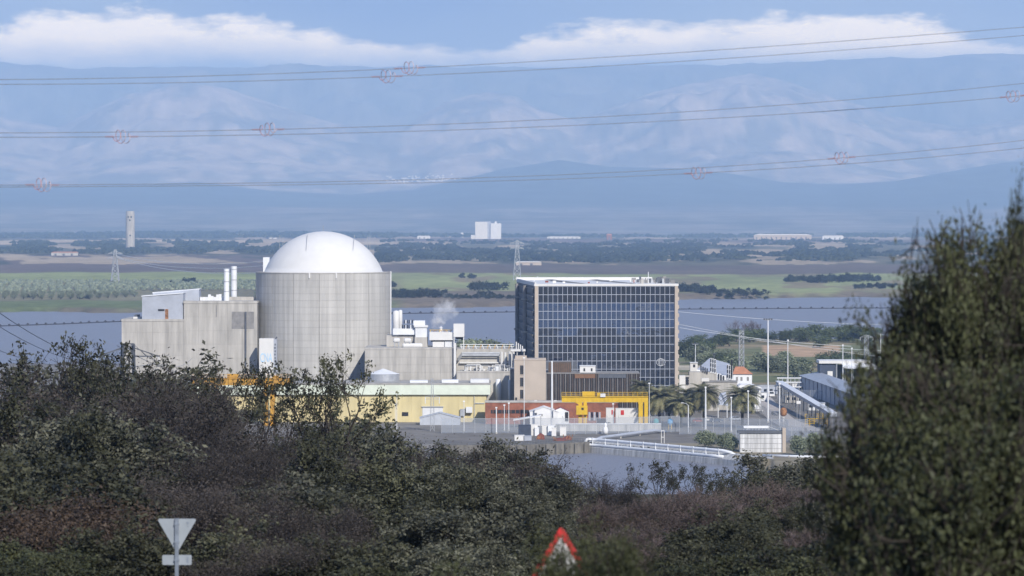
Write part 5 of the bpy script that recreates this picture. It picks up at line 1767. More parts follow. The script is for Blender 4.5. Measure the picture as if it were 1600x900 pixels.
def leaf_mesh(name, centres, rng, per, spread, size, m, aspect=0.55, flat=0.8, droop=0.0):
    C = np.repeat(np.asarray(centres, float), per, 0)
    n = len(C)
    off = rng.normal(0, 1, (n, 3)) * spread * np.array([1, 1, flat])
    P = C + off
    d = rng.normal(0, 1, (n, 3))
    d[:, 2] -= droop
    d /= np.linalg.norm(d, axis=1, keepdims=True)
    e = np.cross(d, rng.normal(0, 1, (n, 3)))
    e /= np.linalg.norm(e, axis=1, keepdims=True) + 1e-9
    s = size * rng.uniform(0.6, 1.35, (n, 1))
    d *= s
    e *= s * aspect
    V = np.stack([P - d, P + e * 0.9, P + d, P - e * 0.9], 1).reshape(-1, 3)
    f = np.arange(4 * n).reshape(n, 4)
    # tone: sprays differ in tint, coarse clumps paint in light and shade, leaves vary
    cc = np.asarray(centres, float)
    coarse = vnoise(cc[:, 0] * 1.5 + cc[:, 2] * 0.8 + 40, cc[:, 1] * 1.5 - cc[:, 2] * 0.9 + 40, 5)
    tone = np.repeat(0.45 * rng.uniform(0.0, 1.0, len(centres)) + 0.62 * coarse - 0.06, per) + rng.normal(0, 0.15, n)
    return fast_mesh(name, V, f, m, np.clip(tone, 0, 1))


def grow(seed, H, spread, levels, kids, stems=1, up=0.35, r0=0.16, ratio=0.66, first=0.42, jit=0.25):
    """returns (thick segments, thin segments, tips, stem count)"""
    rng = random.Random(seed)
    thick, thin, tips = [], [], []

    def rnd_dir(d, ang):
        ax = d.orthogonal().normalized()
        ax.rotate(__import__('mathutils').Quaternion(d, rng.uniform(0, 2 * math.pi)))
        q = __import__('mathutils').Quaternion(ax, ang)
        v = d.copy()
        v.rotate(q)
        return v

    def branch(p, d, L, r, lev):
        n = 3 if lev < levels else 2
        q = p.copy()
        pts = [p.copy()]
        dd = d.copy()
        for i in range(n):
            dd = (dd + Vector((rng.gauss(0, jit), rng.gauss(0, jit), rng.gauss(0, jit) * 0.7 + up * 0.12))).normalized()
            nq = q + dd * (L / n)
            ra, rb = r * (1 - 0.5 * i / n), r * (1 - 0.5 * (i + 1) / n)
            (thick if lev <= 1 else thin).append((tuple(q), tuple(nq), ra, rb))
            q = nq
            pts.append(q.copy())
        if lev >= levels:
            tips.append(tuple(q))
            return
        if lev >= levels - 1:
            tips.append(tuple(q))
        for j in range(kids[lev]):
            u = rng.uniform(0.35, 1.0) if j else 1.0
            k = min(n - 1, int(u * n))
            pp = pts[k].lerp(pts[k + 1], u * n - k) if k < n else pts[-1]
            ang = rng.uniform(0.35, 0.95) * (0.5 if j == 0 else 1.0)
            nd = rnd_dir(dd, ang)
            nd = Vector((nd.x * spread, nd.y * spread, nd.z + up * 0.35)).normalized()
            branch(pp, nd, L * ratio * rng.uniform(0.75, 1.2), max(0.012, r * 0.52), lev + 1)
    for s_ in range(stems):
        a_ = 2 * math.pi * s_ / max(1, stems) + rng.uniform(-0.4, 0.4)
        lean = 0.08 if stems == 1 else rng.uniform(0.25, 0.6)
        branch(Vector((0.15 * math.cos(a_) * (stems > 1), 0.15 * math.sin(a_) * (stems > 1), -0.3)), Vector((math.cos(a_) * lean, math.sin(a_) * lean, 1)).normalized(), H * first, r0 if stems == 1 else r0 * 0.6, 0)
    # bring to the wanted height
    zmax = max(p[2] for p in tips)
    f = H / zmax

    def sc(s):
        return (tuple(c * f for c in s[0]), tuple(c * f for c in s[1]), s[2], s[3])
    return [sc(s) for s in thick], [sc(s) for s in thin], [tuple(c * f for c in p) for p in tips]


def tree_kind(seed, H, spread, kids, stems, per, lspread, lsize, lm, twigm='bark', levels=4, up=0.35, keep=1.0, r0=0.16, droop=0.0, ratio=0.66, first=0.42, fill=None):
    th_, tn_, tips = grow(seed, H, spread, levels, kids, stems, up, r0, ratio, first)
    rng = np.random.default_rng(seed)
    if fill:
        tz = np.array(tips)
        hc, rc = float(np.percentile(tz[:, 2], fill)), float(np.percentile(np.hypot(tz[:, 0], tz[:, 1]), fill))
        inside = lambda p, k=1.0: (math.hypot(p[0], p[1]) / rc) ** 2 + ((p[2] - hc * 0.47) / (hc * 0.53)) ** 4 < k
        ph_ = rng.uniform(0, 6.28, 6)

        def lump(p):
            a_ = math.atan2(p[1], p[0])
            u_ = p[2] / hc * 6.0
            return 0.74 + 0.30 * math.sin(2 * a_ + ph_[0] + u_ * 1.1) + 0.34 * math.sin(3 * a_ - u_ * 2.1 + ph_[1]) + 0.30 * math.sin(5 * a_ + u_ * 3.3 + ph_[2])
        tips = [p for p in tips if inside(p, min(1.15, lump(p) * rng.uniform(0.8, 1.3)))]
        tn_ = [q for q in tn_ if inside(q[1], max(0.5, lump(q[1])) * 1.3)]
        th_ = [q for q in th_ if inside(q[1], 1.0) or q[1][2] < hc * 0.3]
    meshes = {'trunk': seg_mesh('trunk', th_, M[twigm if twigm != 'bark' else 'bark'], 6), 'branches': seg_mesh('branches', tn_, M[twigm], 3)}
    tp_ = np.array(tips)
    tp_ = tp_[rng.random(len(tp_)) < keep]
    if per:
        meshes['crown'] = leaf_mesh('crown', tp_, rng, per, lspread, lsize, M[lm], droop=droop)
    H_ = max(p[2] for p in tips) + lspread
    rad = float(np.percentile(np.hypot(np.array(tips)[:, 0], np.array(tips)[:, 1]), 96)) + lspread
    return meshes, H_, rad


KINDS = {
    'oakA': tree_kind(11, 7.0, 1.25, (6, 5, 4, 4), 1, 34, 0.21, 0.10, 'leaf_oak'),
    'oakB': tree_kind(12, 6.5, 1.45, (6, 5, 4, 4), 2, 30, 0.21, 0.10, 'leaf_grey'),
    'oakC': tree_kind(13, 6.0, 1.5, (6, 5, 4, 4), 3, 28, 0.22, 0.10, 'leaf_oak'),
    'sparse': tree_kind(14, 8.0, 0.9, (5, 4, 4, 3), 1, 22, 0.15, 0.085, 'leaf_oak', keep=0.55),
    'bareA': tree_kind(15, 6.5, 1.15, (7, 6, 6, 6), 3, 3, 0.30, 0.05, 'leaf_dry', 'twig', r0=0.12),
    'bareB': tree_kind(16, 6.0, 1.3, (7, 6, 6, 6), 4, 4, 0.34, 0.05, 'leaf_dry', 'twig', r0=0.12),
    'rusty': tree_kind(17, 5.0, 1.2, (6, 5, 5, 4), 3, 12, 0.28, 0.075, 'leaf_rust', 'twig', keep=0.8, r0=0.1),
    'redtwig': tree_kind(18, 4.5, 1.0, (7, 6, 6, 5), 6, 2, 0.25, 0.05, 'leaf_dry', 'twig_red', up=0.6, r0=0.09),
    'broom': tree_kind(19, 3.0, 0.9, (7, 6, 5, 4), 6, 10, 0.10, 0.06, 'leaf_broom', 'twig', up=0.8, r0=0.07),
}


def plant_tree(kind, x, y, height, lab, cat='tree', group=None, name=None, rz=None, wide=1.0, z=None):
    meshes, H_, rad = KINDS[kind]
    z0 = gz_at(x, y) if z is None else z
    s_ = height / H_
    t = thing(name or {'bareA': 'bare_tree', 'bareB': 'bare_tree', 'rusty': 'rusty_leaved_shrub', 'redtwig': 'bare_reddish_shrub', 'broom': 'broom_bush'}.get(kind, 'evergreen_oak'), lab, cat, (x, y, z0), group)
    t.rotation_euler = (0, 0, R.uniform(0, 6.28) if rz is None else rz)
    t.scale = (s_ * wide, s_ * wide, s_)
    for k in ('trunk', 'branches', 'crown'):
        if k in meshes:
            obj_from(k, meshes[k], t)
    return t


def at_px(px, py, D):
    """stand a plant at column px, distance D, tall enough to reach row py"""
    x = X(px, D)
    return x, D, Z(py, D) - gz_at(x, D)


def landmark(px):
    for a_, s_ in ((110, 'at the outer left edge'), (250, 'above the give-way sign'), (330, 'right of the give-way sign'), (430, 'below the ochre crane'), (560, 'below the dome'), (700, 'below the yellow hall'), (800, 'below the grey marquee'),
                   (900, 'around the warning sign'), (1010, 'below the inlet water'), (1120, 'below the twin pipes'), (1240, 'below the sluice')):
        if px < a_:
            return s_
    return 'beside the big dark tree'




def put(kind, px, py, D, adj, wide=1.0, cat='tree'):
    x, y, h = at_px(px, py, D)
    h = max(1.2, h)
    row = 'front' if D < 130 else ('middle' if D < 190 else 'back')
    lab = '%s %s, %s row of the thicket' % (adj, landmark(px), row)
    same = sorted(p[1] for p in PLANTS if ADJ[p[0]] == adj and landmark(p[1]) == landmark(px) and ('front' if p[3] < 130 else ('middle' if p[3] < 190 else 'back')) == row)
    if len(same) > 1:
        lab = (('left', 'right') if len(same) == 2 else ('leftmost', 'middle', 'rightmost', 'last'))[same.index(px)] + ' ' + lab
    plant_tree(kind, x, y, h, lab, 'shrub' if kind in ('broom', 'redtwig', 'rusty') else cat, row + ' row of the foreground thicket', wide=wide)


ADJ = {'oakA': 'dark green evergreen oak', 'oakB': 'grey-green evergreen oak', 'oakC': 'low spreading evergreen oak', 'sparse': 'tall open-topped oak', 'bareA': 'bare grey-brown twiggy tree', 'bareB': 'dense bare brown tree',
       'rusty': 'shrub with rust-brown leaves', 'redtwig': 'bare shrub with reddish twigs', 'broom': 'green broom bush'}
PLANTS = [
    # back row: the skyline of the thicket
    ('bareA', -30, 540, 215), ('oakA', 30, 548, 235), ('bareB', 85, 560, 205), ('sparse', 128, 517, 210), ('oakB', 165, 552, 230), ('bareA', 215, 552, 200), ('bareB', 262, 612, 215), ('oakB', 300, 640, 235),
    ('sparse', 338, 562, 215), ('sparse', 395, 560, 222), ('oakA', 365, 628, 240), ('bareA', 425, 640, 220), ('oakA', 470, 628, 240), ('sparse', 540, 543, 205), ('oakC', 520, 640, 225), ('oakA', 590, 648, 235), ('oakB', 640, 668, 225),
    ('bareA', 700, 676, 215), ('oakB', 745, 682, 230), ('bareB', 795, 690, 220), ('oakC', 830, 716, 225), ('oakA', 905, 742, 215), ('bareA', 945, 728, 205), ('oakC', 985, 768, 215), ('sparse', 1040, 716, 200), ('sparse', 1085, 722, 205), ('redtwig', 1100, 748, 195),
    ('oakA', 1165, 724, 210), ('oakB', 1235, 706, 215), ('oakA', 1290, 705, 220), ('redtwig', 1200, 738, 200), ('sparse', 1140, 730, 212), ('redtwig', 1290, 742, 195), ('oakC', 1345, 740, 200),
    # middle row
    ('oakA', -10, 600, 165), ('oakA', 60, 622, 158), ('bareA', 130, 600, 170), ('oakB', 190, 632, 160), ('bareA', 250, 650, 165), ('bareB', 310, 668, 158), ('bareA', 370, 672, 168), ('oakA', 430, 676, 160), ('bareA', 480, 690, 165), ('oakA', 500, 660, 178), ('oakC', 565, 690, 165),
    ('oakA', 625, 700, 172), ('oakB', 685, 715, 165), ('oakC', 735, 728, 160), ('oakB', 790, 730, 170), ('oakB', 835, 752, 158), ('oakA', 880, 775, 162), ('redtwig', 935, 772, 165), ('redtwig', 1000, 770, 160), ('redtwig', 1050, 758, 170), ('redtwig', 1110, 770, 162), ('rusty', 985, 800, 155), ('oakC', 1165, 775, 165), ('oakA', 1215, 782, 158), ('redtwig', 1265, 770, 165), ('oakB', 1310, 775, 160),
    # front row
    ('oakC', 10, 705, 112), ('rusty', 75, 752, 108), ('oakC', 145, 700, 118), ('bareB', 215, 715, 122), ('oakA', 292, 722, 126), ('bareB', 355, 722, 118), ('oakB', 425, 738, 122), ('rusty', 130, 785, 104), ('bareB', 480, 760, 115), ('oakC', 545, 762, 118), ('oakA', 610, 772, 122),
    ('oakC', 670, 780, 114), ('oakA', 730, 775, 118), ('oakB', 790, 782, 112), ('oakC', 845, 806, 108), ('redtwig', 960, 812, 118), ('redtwig', 1020, 800, 124), ('oakA', 1090, 800, 116), ('oakC', 1150, 788, 120), ('oakA', 1215, 812, 112), ('redtwig', 1275, 812, 116), ('oakC', 1330, 815, 110),
    ('broom', 20, 838, 98), ('broom', 80, 862, 96), ('oakC', 180, 800, 100), ('oakC', 350, 808, 100), ('bareB', 430, 812, 98), ('oakC', 510, 826, 98), ('oakC', 600, 838, 96), ('oakC', 700, 846, 96), ('oakB', 770, 842, 94), ('redtwig', 940, 850, 98), ('oakC', 1060, 850, 96), ('broom', 1130, 862, 94), ('oakC', 1200, 858, 95), ('broom', 1290, 838, 92), ('broom', 1250, 866, 90),
]
for (kd, px, py, D) in PLANTS:
    put(kd, px, py, D, ADJ[kd], wide=R.uniform(0.95, 1.2) * (0.75 if kd == 'sparse' else (1.3 if D < 130 else 1.1)))
# out-of-focus bush before the warning sign
x, y, h = at_px(962, 795, 40)
KINDS['nearbush'] = tree_kind(23, 3.0, 0.8, (6, 5, 4, 3), 5, 60, 0.13, 0.030, 'leaf_near', r0=0.05)
plant_tree('nearbush', x, y, h, 'blurred evergreen bush hiding half of the warning sign', 'shrub', name='near_bush', wide=0.42)
x, y, h = at_px(770, 866, 37)
plant_tree('nearbush', x, y, h, 'blurred low evergreen bush left of the warning sign', 'shrub', name='near_bush', wide=0.8)
# the big dark tree at the right
KINDS['neartree'] = tree_kind(29, 7.6, 0.62, (9, 6, 5, 5), 2, 52, 0.15, 0.042, 'leaf_near', r0=0.14, first=0.36, ratio=0.70, fill=90, keep=0.62)
KINDS['neartree2'] = tree_kind(33, 6.0, 0.85, (8, 6, 5, 5), 3, 52, 0.15, 0.042, 'leaf_near', r0=0.12, first=0.36, ratio=0.70, fill=90, keep=0.62)
for (px, py, D, kd, rz_, hw_, lab) in ((1500, 330, 43, 'neartree', 0.6, 185, 'upright out-of-focus evergreen oak forming the inner edge at the right'), (1640, 325, 45, 'neartree2', 5.2, 240, 'large blurred evergreen oak cut by the right picture edge'),
                                       (1408, 540, 41, 'neartree2', 2.1, 180, 'blurred oak bough mass before the sheds and sluice'), (1560, 560, 38, 'neartree2', 4.0, 270, 'nearest blurred oak bush low at the right corner'),
                                       (1628, 205, 44, 'neartree', 1.3, 62, 'blurred oak bough showing alone at the upper right edge')):
    x, y, h = at_px(px, py, D)
    kH, kR = KINDS[kd][1], KINDS[kd][2]
    plant_tree(kd, x, y, h, lab, 'tree', rz=rz_, wide=(hw_ / F * D) / (kR * h / kH))

# trees beyond the plant
KINDS['park'] = tree_kind(41, 10.0, 1.5, (6, 5, 4, 3), 1, 18, 0.85, 0.42, 'leaf_mid', r0=0.4, levels=3)
KINDS['park2'] = tree_kind(42, 9.0, 1.7, (6, 6, 4, 3), 1, 18, 0.9, 0.42, 'leaf_mid', r0=0.4, levels=3)
KINDS['park3'] = tree_kind(43, 7.0, 1.5, (6, 5, 4, 3), 2, 18, 0.8, 0.40, 'leaf_olive', r0=0.3, levels=3)
KINDS['poplar'] = tree_kind(44, 12.0, 0.8, (6, 5, 5, 4), 1, 0, 0.3, 0.2, 'leaf_dry', 'twig_red', r0=0.25)
PARK = [(1078, 524, 556, 1900, 'park'), (1102, 530, 558, 1880, 'park2'), (1118, 527, 549, 1960, 'park'), (1128, 518, 545, 2030, 'park2'), (1150, 513, 543, 2070, 'park'), (1172, 512, 544, 2060, 'park2'), (1195, 513, 541, 2090, 'park'), (1218, 514, 540, 2080, 'park2'), (1242, 512, 540, 2060, 'park'),
        (1262, 510, 540, 2070, 'park2'), (1285, 506, 540, 2080, 'park'), (1310, 508, 538, 2080, 'park2'), (1335, 507, 538, 2080, 'park'), (1358, 509, 538, 2070, 'park2'), (1375, 512, 540, 2030, 'park'), (1270, 522, 545, 1980, 'park2'), (1095, 540, 566, 1760, 'park3'), (1140, 545, 572, 1720, 'park3'),
        (1165, 552, 580, 1650, 'park2'), (1185, 550, 578, 1680, 'park3'), (1205, 556, 580, 1660, 'park3'), (1230, 556, 578, 1660, 'park3'), (1252, 558, 576, 1680, 'park3'), (1298, 547, 572, 1720, 'park2'), (1322, 548, 572, 1720, 'park'), (1345, 550, 574, 1700, 'park2'), (1370, 550, 574, 1700, 'park'),
        (1066, 528, 556, 1850, 'park2'), (1090, 522, 552, 1990, 'park'), (1140, 520, 548, 2000, 'park2'), (1160, 516, 546, 2040, 'park'), (1206, 517, 544, 2050, 'park2'), (1230, 516, 544, 2040, 'park'), (1252, 513, 542, 2090, 'park2'), (1298, 509, 542, 2060, 'park'), (1322, 510, 540, 2090, 'park2'), (1347, 510, 540, 2050, 'park'),
        (1112, 548, 570, 1740, 'park3'), (1128, 550, 572, 1700, 'park2'), (1150, 556, 578, 1640, 'park3'), (1240, 562, 582, 1610, 'park3'), (1270, 560, 578, 1640, 'park2'), (1222, 548, 568, 1760, 'park3'),
        (735, 529, 540, 1745, 'park3'), (755, 530, 540, 1745, 'park3'), (772, 531, 540, 1745, 'park3'), (1100, 672, 690, 1118, 'park3'), (1135, 676, 692, 1112, 'park3'), (1145, 680, 700, 1102, 'park3'), (1250, 680, 705, 1082, 'park3'), (1275, 676, 702, 1085, 'park3')]
ORD = ['first', 'second', 'third', 'fourth', 'fifth', 'sixth', 'seventh', 'eighth', 'ninth', 'tenth', 'eleventh', 'twelfth', 'thirteenth', 'fourteenth', 'fifteenth', 'sixteenth', 'seventeenth', 'eighteenth', 'nineteenth', 'twentieth', 'twenty-first', 'twenty-second', 'twenty-third', 'twenty-fourth', 'twenty-fifth', 'twenty-sixth', 'twenty-seventh', 'twenty-eighth']


def park_class(p):
    return 0 if p[3] < 1200 else (1 if p[0] < 800 else (2 if p[3] > 1950 else 3))


for (px, yt, yb, D, kd) in PARK:
    x = X(px, D)
    far_ = D > 1950
    rank = ORD[sorted(p[0] for p in PARK if park_class(p) == park_class((px, yt, yb, D, kd))).index(px)]
    if D < 1200:
        lab, grp = rank + ' small green bush on the bank counting from the twin pipe bend', 'bushes on the inlet bank'
    elif px < 800:
        lab, grp = rank + ' low shore bush seen over the pipe bay, counting from the dome', 'shore bushes behind the pipe bay'
    elif far_:
        lab, grp = rank + ' rounded oak of the shore row, counting from the glass tower', 'oaks along the near shore'
    else:
        lab, grp = rank + ' oak on the grass below the shore row, counting from the tower', 'oaks on the grass behind the sheds'
    z = gz_at(x, D)
    plant_tree(kd, x, D, max(2.0, Z(yt, D) - z), lab, 'bush' if D < 1200 else 'tree', grp, name='bank_bush' if D < 1200 else 'round_oak', wide=1.35 if D > 1200 else 1.0)
for k, px in enumerate((1153, 1166, 1178, 1186)):
    D = 2095
    plant_tree('poplar', X(px, D), D, Z(497 + 3 * (k % 2), D) - gz_at(X(px, D), D), ORD[k] + ' bare reddish poplar above the shore oaks, counting from the tower', 'tree', 'bare poplars above the shore oaks', name='bare_poplar', wide=1.2)


# palms
def palm_meshes(seed, n_f=120, L=6.2):
    rng = np.random.default_rng(seed)
    V, Fq, tone = [], [], []
    for k in range(n_f):
        a_ = rng.uniform(0, 2 * math.pi)
        el_ = math.radians(rng.uniform(-25, 80))
        ll = L * rng.uniform(0.8, 1.1)
        pts = []
        p = np.zeros(3)
        e = el_
        for i in range(9):
            pts.append(p.copy())
            p = p + np.array([math.cos(a_) * math.cos(e), math.sin(a_) * math.cos(e), math.sin(e)]) * ll / 8
            e -= 0.19
        side = np.array([-math.sin(a_), math.cos(a_), 0])
        tn = rng.uniform(0.1, 0.9)
        for i in range(8):
            for sub in range(4):
                u = sub / 4
                c = pts[i] * (1 - u) + pts[i + 1] * u
                w_ = 1.0 * math.sin(math.pi * min(1, (i + u + 0.8) / 9.5)) + 0.08
                for s_ in (-1, 1):
                    tip = c + side * s_ * w_ + (pts[i + 1] - pts[i]) * 0.55 + np.array([0, 0, -0.28 * w_])
                    b0 = c
                    b1 = pts[i] * (1 - u - 0.2) + pts[i + 1] * (u + 0.2)
                    o = len(V)
                    V += [b0, b1, tip, tip - (b1 - b0) * 0.3]
                    Fq.append((o, o + 1, o + 2, o + 3))
                    tone.append(np.clip(tn + rng.normal(0, 0.12), 0, 1))
    return fast_mesh('frond_crown', np.array(V), np.array(Fq), M['leaf_palm'], tone)


PM = [palm_meshes(3), palm_meshes(4, 135)]
ptr = MB().lathe((0, 0, 0), [(0.55, 0), (0.45, 0.6), (0.42, 3.0), (0.6, 4.0), (0.75, 4.6), (0.3, 5.1)], 10)
ptm = None
for k, (px, yc, D, s_, lab) in enumerate(((1003, 606, 1238, 0.75, 'palm rising behind the right crane leg'), (1030, 622, 1232, 1.0, 'full palm next to the crane'), (1046, 617, 1246, 0.95, 'palm half hidden behind the full palm'), (1078, 622, 1236, 0.95, 'palm in the middle of the palm row'),
                                          (1100, 617, 1228, 1.0, 'palm directly behind the stout white post'), (1160, 620, 1222, 1.05, 'lone bushy palm before the white canopy'), (1064, 632, 1226, 0.8, 'short palm in front of the middle palms'))):
    x, zc = X(px, D), Z(yc, D)
    t = thing('palm_tree', lab, 'palm', (x, D, 0))
    if ptm is None:
        o = ptr.build('trunk', M['bark'], t, local=True)
        ptm = o.data
    else:
        o = obj_from('trunk', ptm, t)
    o.scale = (1, 1, zc / 5.0)
    c = obj_from('frond_crown', PM[k % 2], t)
    c.location = (0, 0, zc)
    c.scale = (s_ * 1.12, s_ * 1.12, s_ * 1.05)
    c.rotation_euler = (0, 0, k * 1.3)

# olive grove on the far shore
KINDS['olive'] = tree_kind(51, 4.5, 1.3, (5, 4, 3), 1, 9, 0.55, 0.42, 'leaf_olive', r0=0.2, levels=2)
KINDS['far'] = tree_kind(52, 9.0, 1.6, (6, 5, 4), 1, 16, 1.0, 0.75, 'leaf_far', r0=0.4, levels=2)
KINDS['far2'] = tree_kind(53, 7.0, 1.9, (6, 5, 4), 2, 16, 1.0, 0.75, 'leaf_far', r0=0.4, levels=2)
OL = []
for c_ in range(70):
    for r_ in range(95):
        D = 3070 + r_ * 8.6
        x = -520 + c_ * 7.6 - (D - 3070) * 0.12
        px = 800 + x / D * F
        if -40 < px < 405 and 436 < HY + HC * F / D < 470 + 3 * math.sin(px * 0.02):
            OL.append((D, x))
OL.sort()
OLV = [p for p in OL if not (215 < 800 + p[1] / p[0] * F < 402 and p[0] < 3420)]
OLH = OLV[300:]
for (D, x) in OLV[:300]:
    plant_tree('olive', x + R.uniform(-0.5, 0.5), D + R.uniform(-1, 1), R.uniform(3.8, 5.0), 'small silvery olive tree in the front rows of the far grove', 'olive tree', 'olive trees in the far grove', name='olive_tree', wide=0.85)
# single trees and clumps on the far bank
CL = [(265, 281, 441, 446, 4), (290, 296, 436, 446, 2), (488, 516, 432, 439, 6), (720, 727, 430, 437, 2), (733, 740, 429, 436, 2), (742, 780, 443, 455, 10), (745, 770, 457, 463, 5), (612, 690, 455, 467, 26), (690, 802, 462, 469, 22), (1060, 1082, 446, 458, 8), (1090, 1115, 448, 460, 9), (1115, 1200, 453, 461, 26),
      (1200, 1245, 457, 462, 10), (1230, 1262, 433, 442, 8), (1268, 1318, 432, 443, 13), (1322, 1355, 430, 442, 9), (1362, 1376, 433, 441, 4), (1335, 1400, 445, 453, 12), (75, 95, 478, 484, 3), (40, 60, 462, 468, 2), (120, 140, 464, 470, 3), (606, 614, 442, 452, 3)]
PLACE = ['in the clump above the olive grove', 'standing dark and round above the olive grove', 'in the clump close behind the dome shoulder', 'of the pair on the field edge nearer the dome', 'of the pair on the field edge nearer the tower', 'in the big round clump left of the tower', 'below the big round clump left of the tower',
         'in the shore hedge right beside the reactor', 'in the low hedge between steam and tower', 'in the dark clump touching the tower roof corner', 'in the second shore clump right of the tower', 'in the long shore hedge right of the tower', 'at the thin end of the long shore hedge', 'in the first grove on the green field right of the tower',
         'in the middle grove on the green field', 'in the grove on the green field near the big oak', 'in the last grove beside the big oak', 'on the tan shore beside the big oak', 'on the grass strip at the left shore', 'at the lower edge of the olive grove far left', 'at the lower edge of the olive grove', 'peeping out at the reactor wall edge']
for ci, (x0_, x1_, yt, yb, k_) in enumerate(CL):
    for k in range(k_):
        px = x0_ + (x1_ - x0_) * (k + R.uniform(0.1, 0.9)) / k_
        D = HC * F / (yb + R.uniform(-1.5, 1.5) - HY)
        h = (yb - yt) / F * D * R.uniform(0.8, 1.1)
        side = 'left of the dome' if px < 600 else ('between dome and glass tower' if px < 805 else 'right of the glass tower')
        plant_tree('far' if k % 2 else 'far2', X(px, D), D, max(3.0, h), 'dark far bank tree ' + PLACE[ci], 'tree', 'far bank trees ' + PLACE[ci], name='far_tree', wide=1.25)

# far woodland on the plain: reads as dark bands, not as single trees
def blob_field(n, gen, seed, m='leaf_far', nb=3):
    rng = np.random.default_rng(seed)
    V, Fq, tone = [], [], []
    ico = [(0, 0, 1.0)] + [(0.9 * math.cos(a_), 0.9 * math.sin(a_), 0.45) for a_ in np.linspace(0, 2 * math.pi, 7)[:-1]] + [(1.0 * math.cos(a_ + 0.5), 1.0 * math.sin(a_ + 0.5), -0.2) for a_ in np.linspace(0, 2 * math.pi, 7)[:-1]]
    ico = np.array(ico)
    fs_ = [(0, 1 + k, 1 + (k + 1) % 6) for k in range(6)]
    for k in range(6):
        fs_ += [(1 + k, 7 + k, 1 + (k + 1) % 6), (1 + (k + 1) % 6, 7 + k, 7 + (k + 1) % 6)]
    fs_ = np.array(fs_)
    out_v, out_f, out_t = [], [], []
    cnt_ = 0
    tries = 0
    while cnt_ < n and tries < n * 12:
        tries += 1
        g_ = gen(rng)
        if g_ is None:
            continue
        x, y, h = g_
        z = gz_at(x, y)
        w_ = h * rng.uniform(0.55, 0.95)
        tn = rng.uniform(0, 1)
        for q in range(nb):
            j = ico * (1 + rng.normal(0, 0.16, ico.shape))
            c = np.array([x + rng.normal(0, w_ * 0.45), y + rng.normal(0, w_ * 0.4), z + h * 0.5])
            out_v.append(j * np.array([w_ * 0.62, w_ * 0.62, h * 0.5 * rng.uniform(0.75, 1.05)]) + c)
            out_f.append(fs_ + len(ico) * (cnt_ * nb + q))
            out_t.append(np.clip(tn + rng.normal(0, 0.25, len(fs_)), 0, 1))
        cnt_ += 1
    return fast_mesh('woodland', np.concatenate(out_v), np.concatenate(out_f), M[m], np.concatenate(out_t))


def gen_band(px0, px1, py0, py1, thr, h0, h1, seed):
    def g_(rng):
        px, py = rng.uniform(px0, px1), rng.uniform(py0, py1)
        if fbm(np.array([px * 0.02]), np.array([py * 0.22 + seed]), 3, seed)[0] < thr:
            return None
        D = min(13600, HC * F / (py - HY))
        return X(px, D), D, rng.uniform(h0, h1)
    return g_


for (a_, lab, nm) in (((1500, gen_band(-60, 620, 369.6, 375, 0.30, 11, 18, 1)), 'dark band of far woodland behind the concrete tower', 'far_woodland'),
                      ((1500, gen_band(-60, 470, 382, 401, 0.44, 7, 12, 2)), 'dark wooded belt in front of the concrete tower', 'far_woodland'),
                      ((1300, gen_band(590, 1100, 379, 415, 0.52, 6, 11, 4)), 'scattered dark oak pasture between dome and tower', 'oak_pasture'),
                      ((1300, gen_band(1000, 1650, 379, 413, 0.53, 6, 11, 5)), 'scattered dark oak pasture right of the glass tower', 'oak_pasture'),
                      ((1300, gen_band(590, 1650, 369.6, 374, 0.36, 9, 16, 6)), 'thin dark woodland along the far edge of the plain', 'far_woodland'),
                      ((600, gen_band(590, 1100, 396, 413, 0.36, 6, 9, 7)), 'hedge strips across the dark slope behind the dome', 'hedge_strips')):
    tag(obj_from(nm, blob_field(a_[0], a_[1], len(lab))), lab, 'woodland', kind='stuff')

it_ = iter(OLH)


def gen_olive(rng):
    p_ = next(it_, None)
    return None if p_ is None else (p_[1] + rng.normal(0, 0.4), p_[0], rng.uniform(3.2, 4.4))


tag(obj_from('olive_grove', blob_field(len(OLH), gen_olive, 3, 'leaf_olive', 1)), 'further rows of small olive trees on the far slope', 'olive grove', kind='stuff')

# ------------------------------------------------------------------ overhead line with bird diverters
LD = 105.0
LINES = [((124, 117.5, 96, 74, 42), 'upper cable of the top pair'), ((131.5, 127.5, 109, 88, 55), 'lower cable of the top pair'), ((207.5, 203, 189, 166, 130), 'upper cable of the middle pair'), ((214.5, 211, 199.5, 180, 149), 'lower cable of the middle pair'),
         ((289, 286.5, 275, 256, 219), 'upper cable of the bottom pair'), ((292, 290, 281, 265, 231), 'lower cable of the bottom pair')]
LX = (0, 400, 800, 1200, 1600)


def line_row(k, px):
    # smooth curve through the five rows
    cf = np.polyfit(np.array(LX) / 800.0 - 1, LINES[k][0], 3)
    return float(np.polyval(cf, px / 800.0 - 1))


def line_pt(k, px):
    D = LD + (0.25 if k % 2 else 0) + k * 0.3 + (px - 800) * 0.012
    return Vector((X(px, D), D, Z(line_row(k, px), D)))


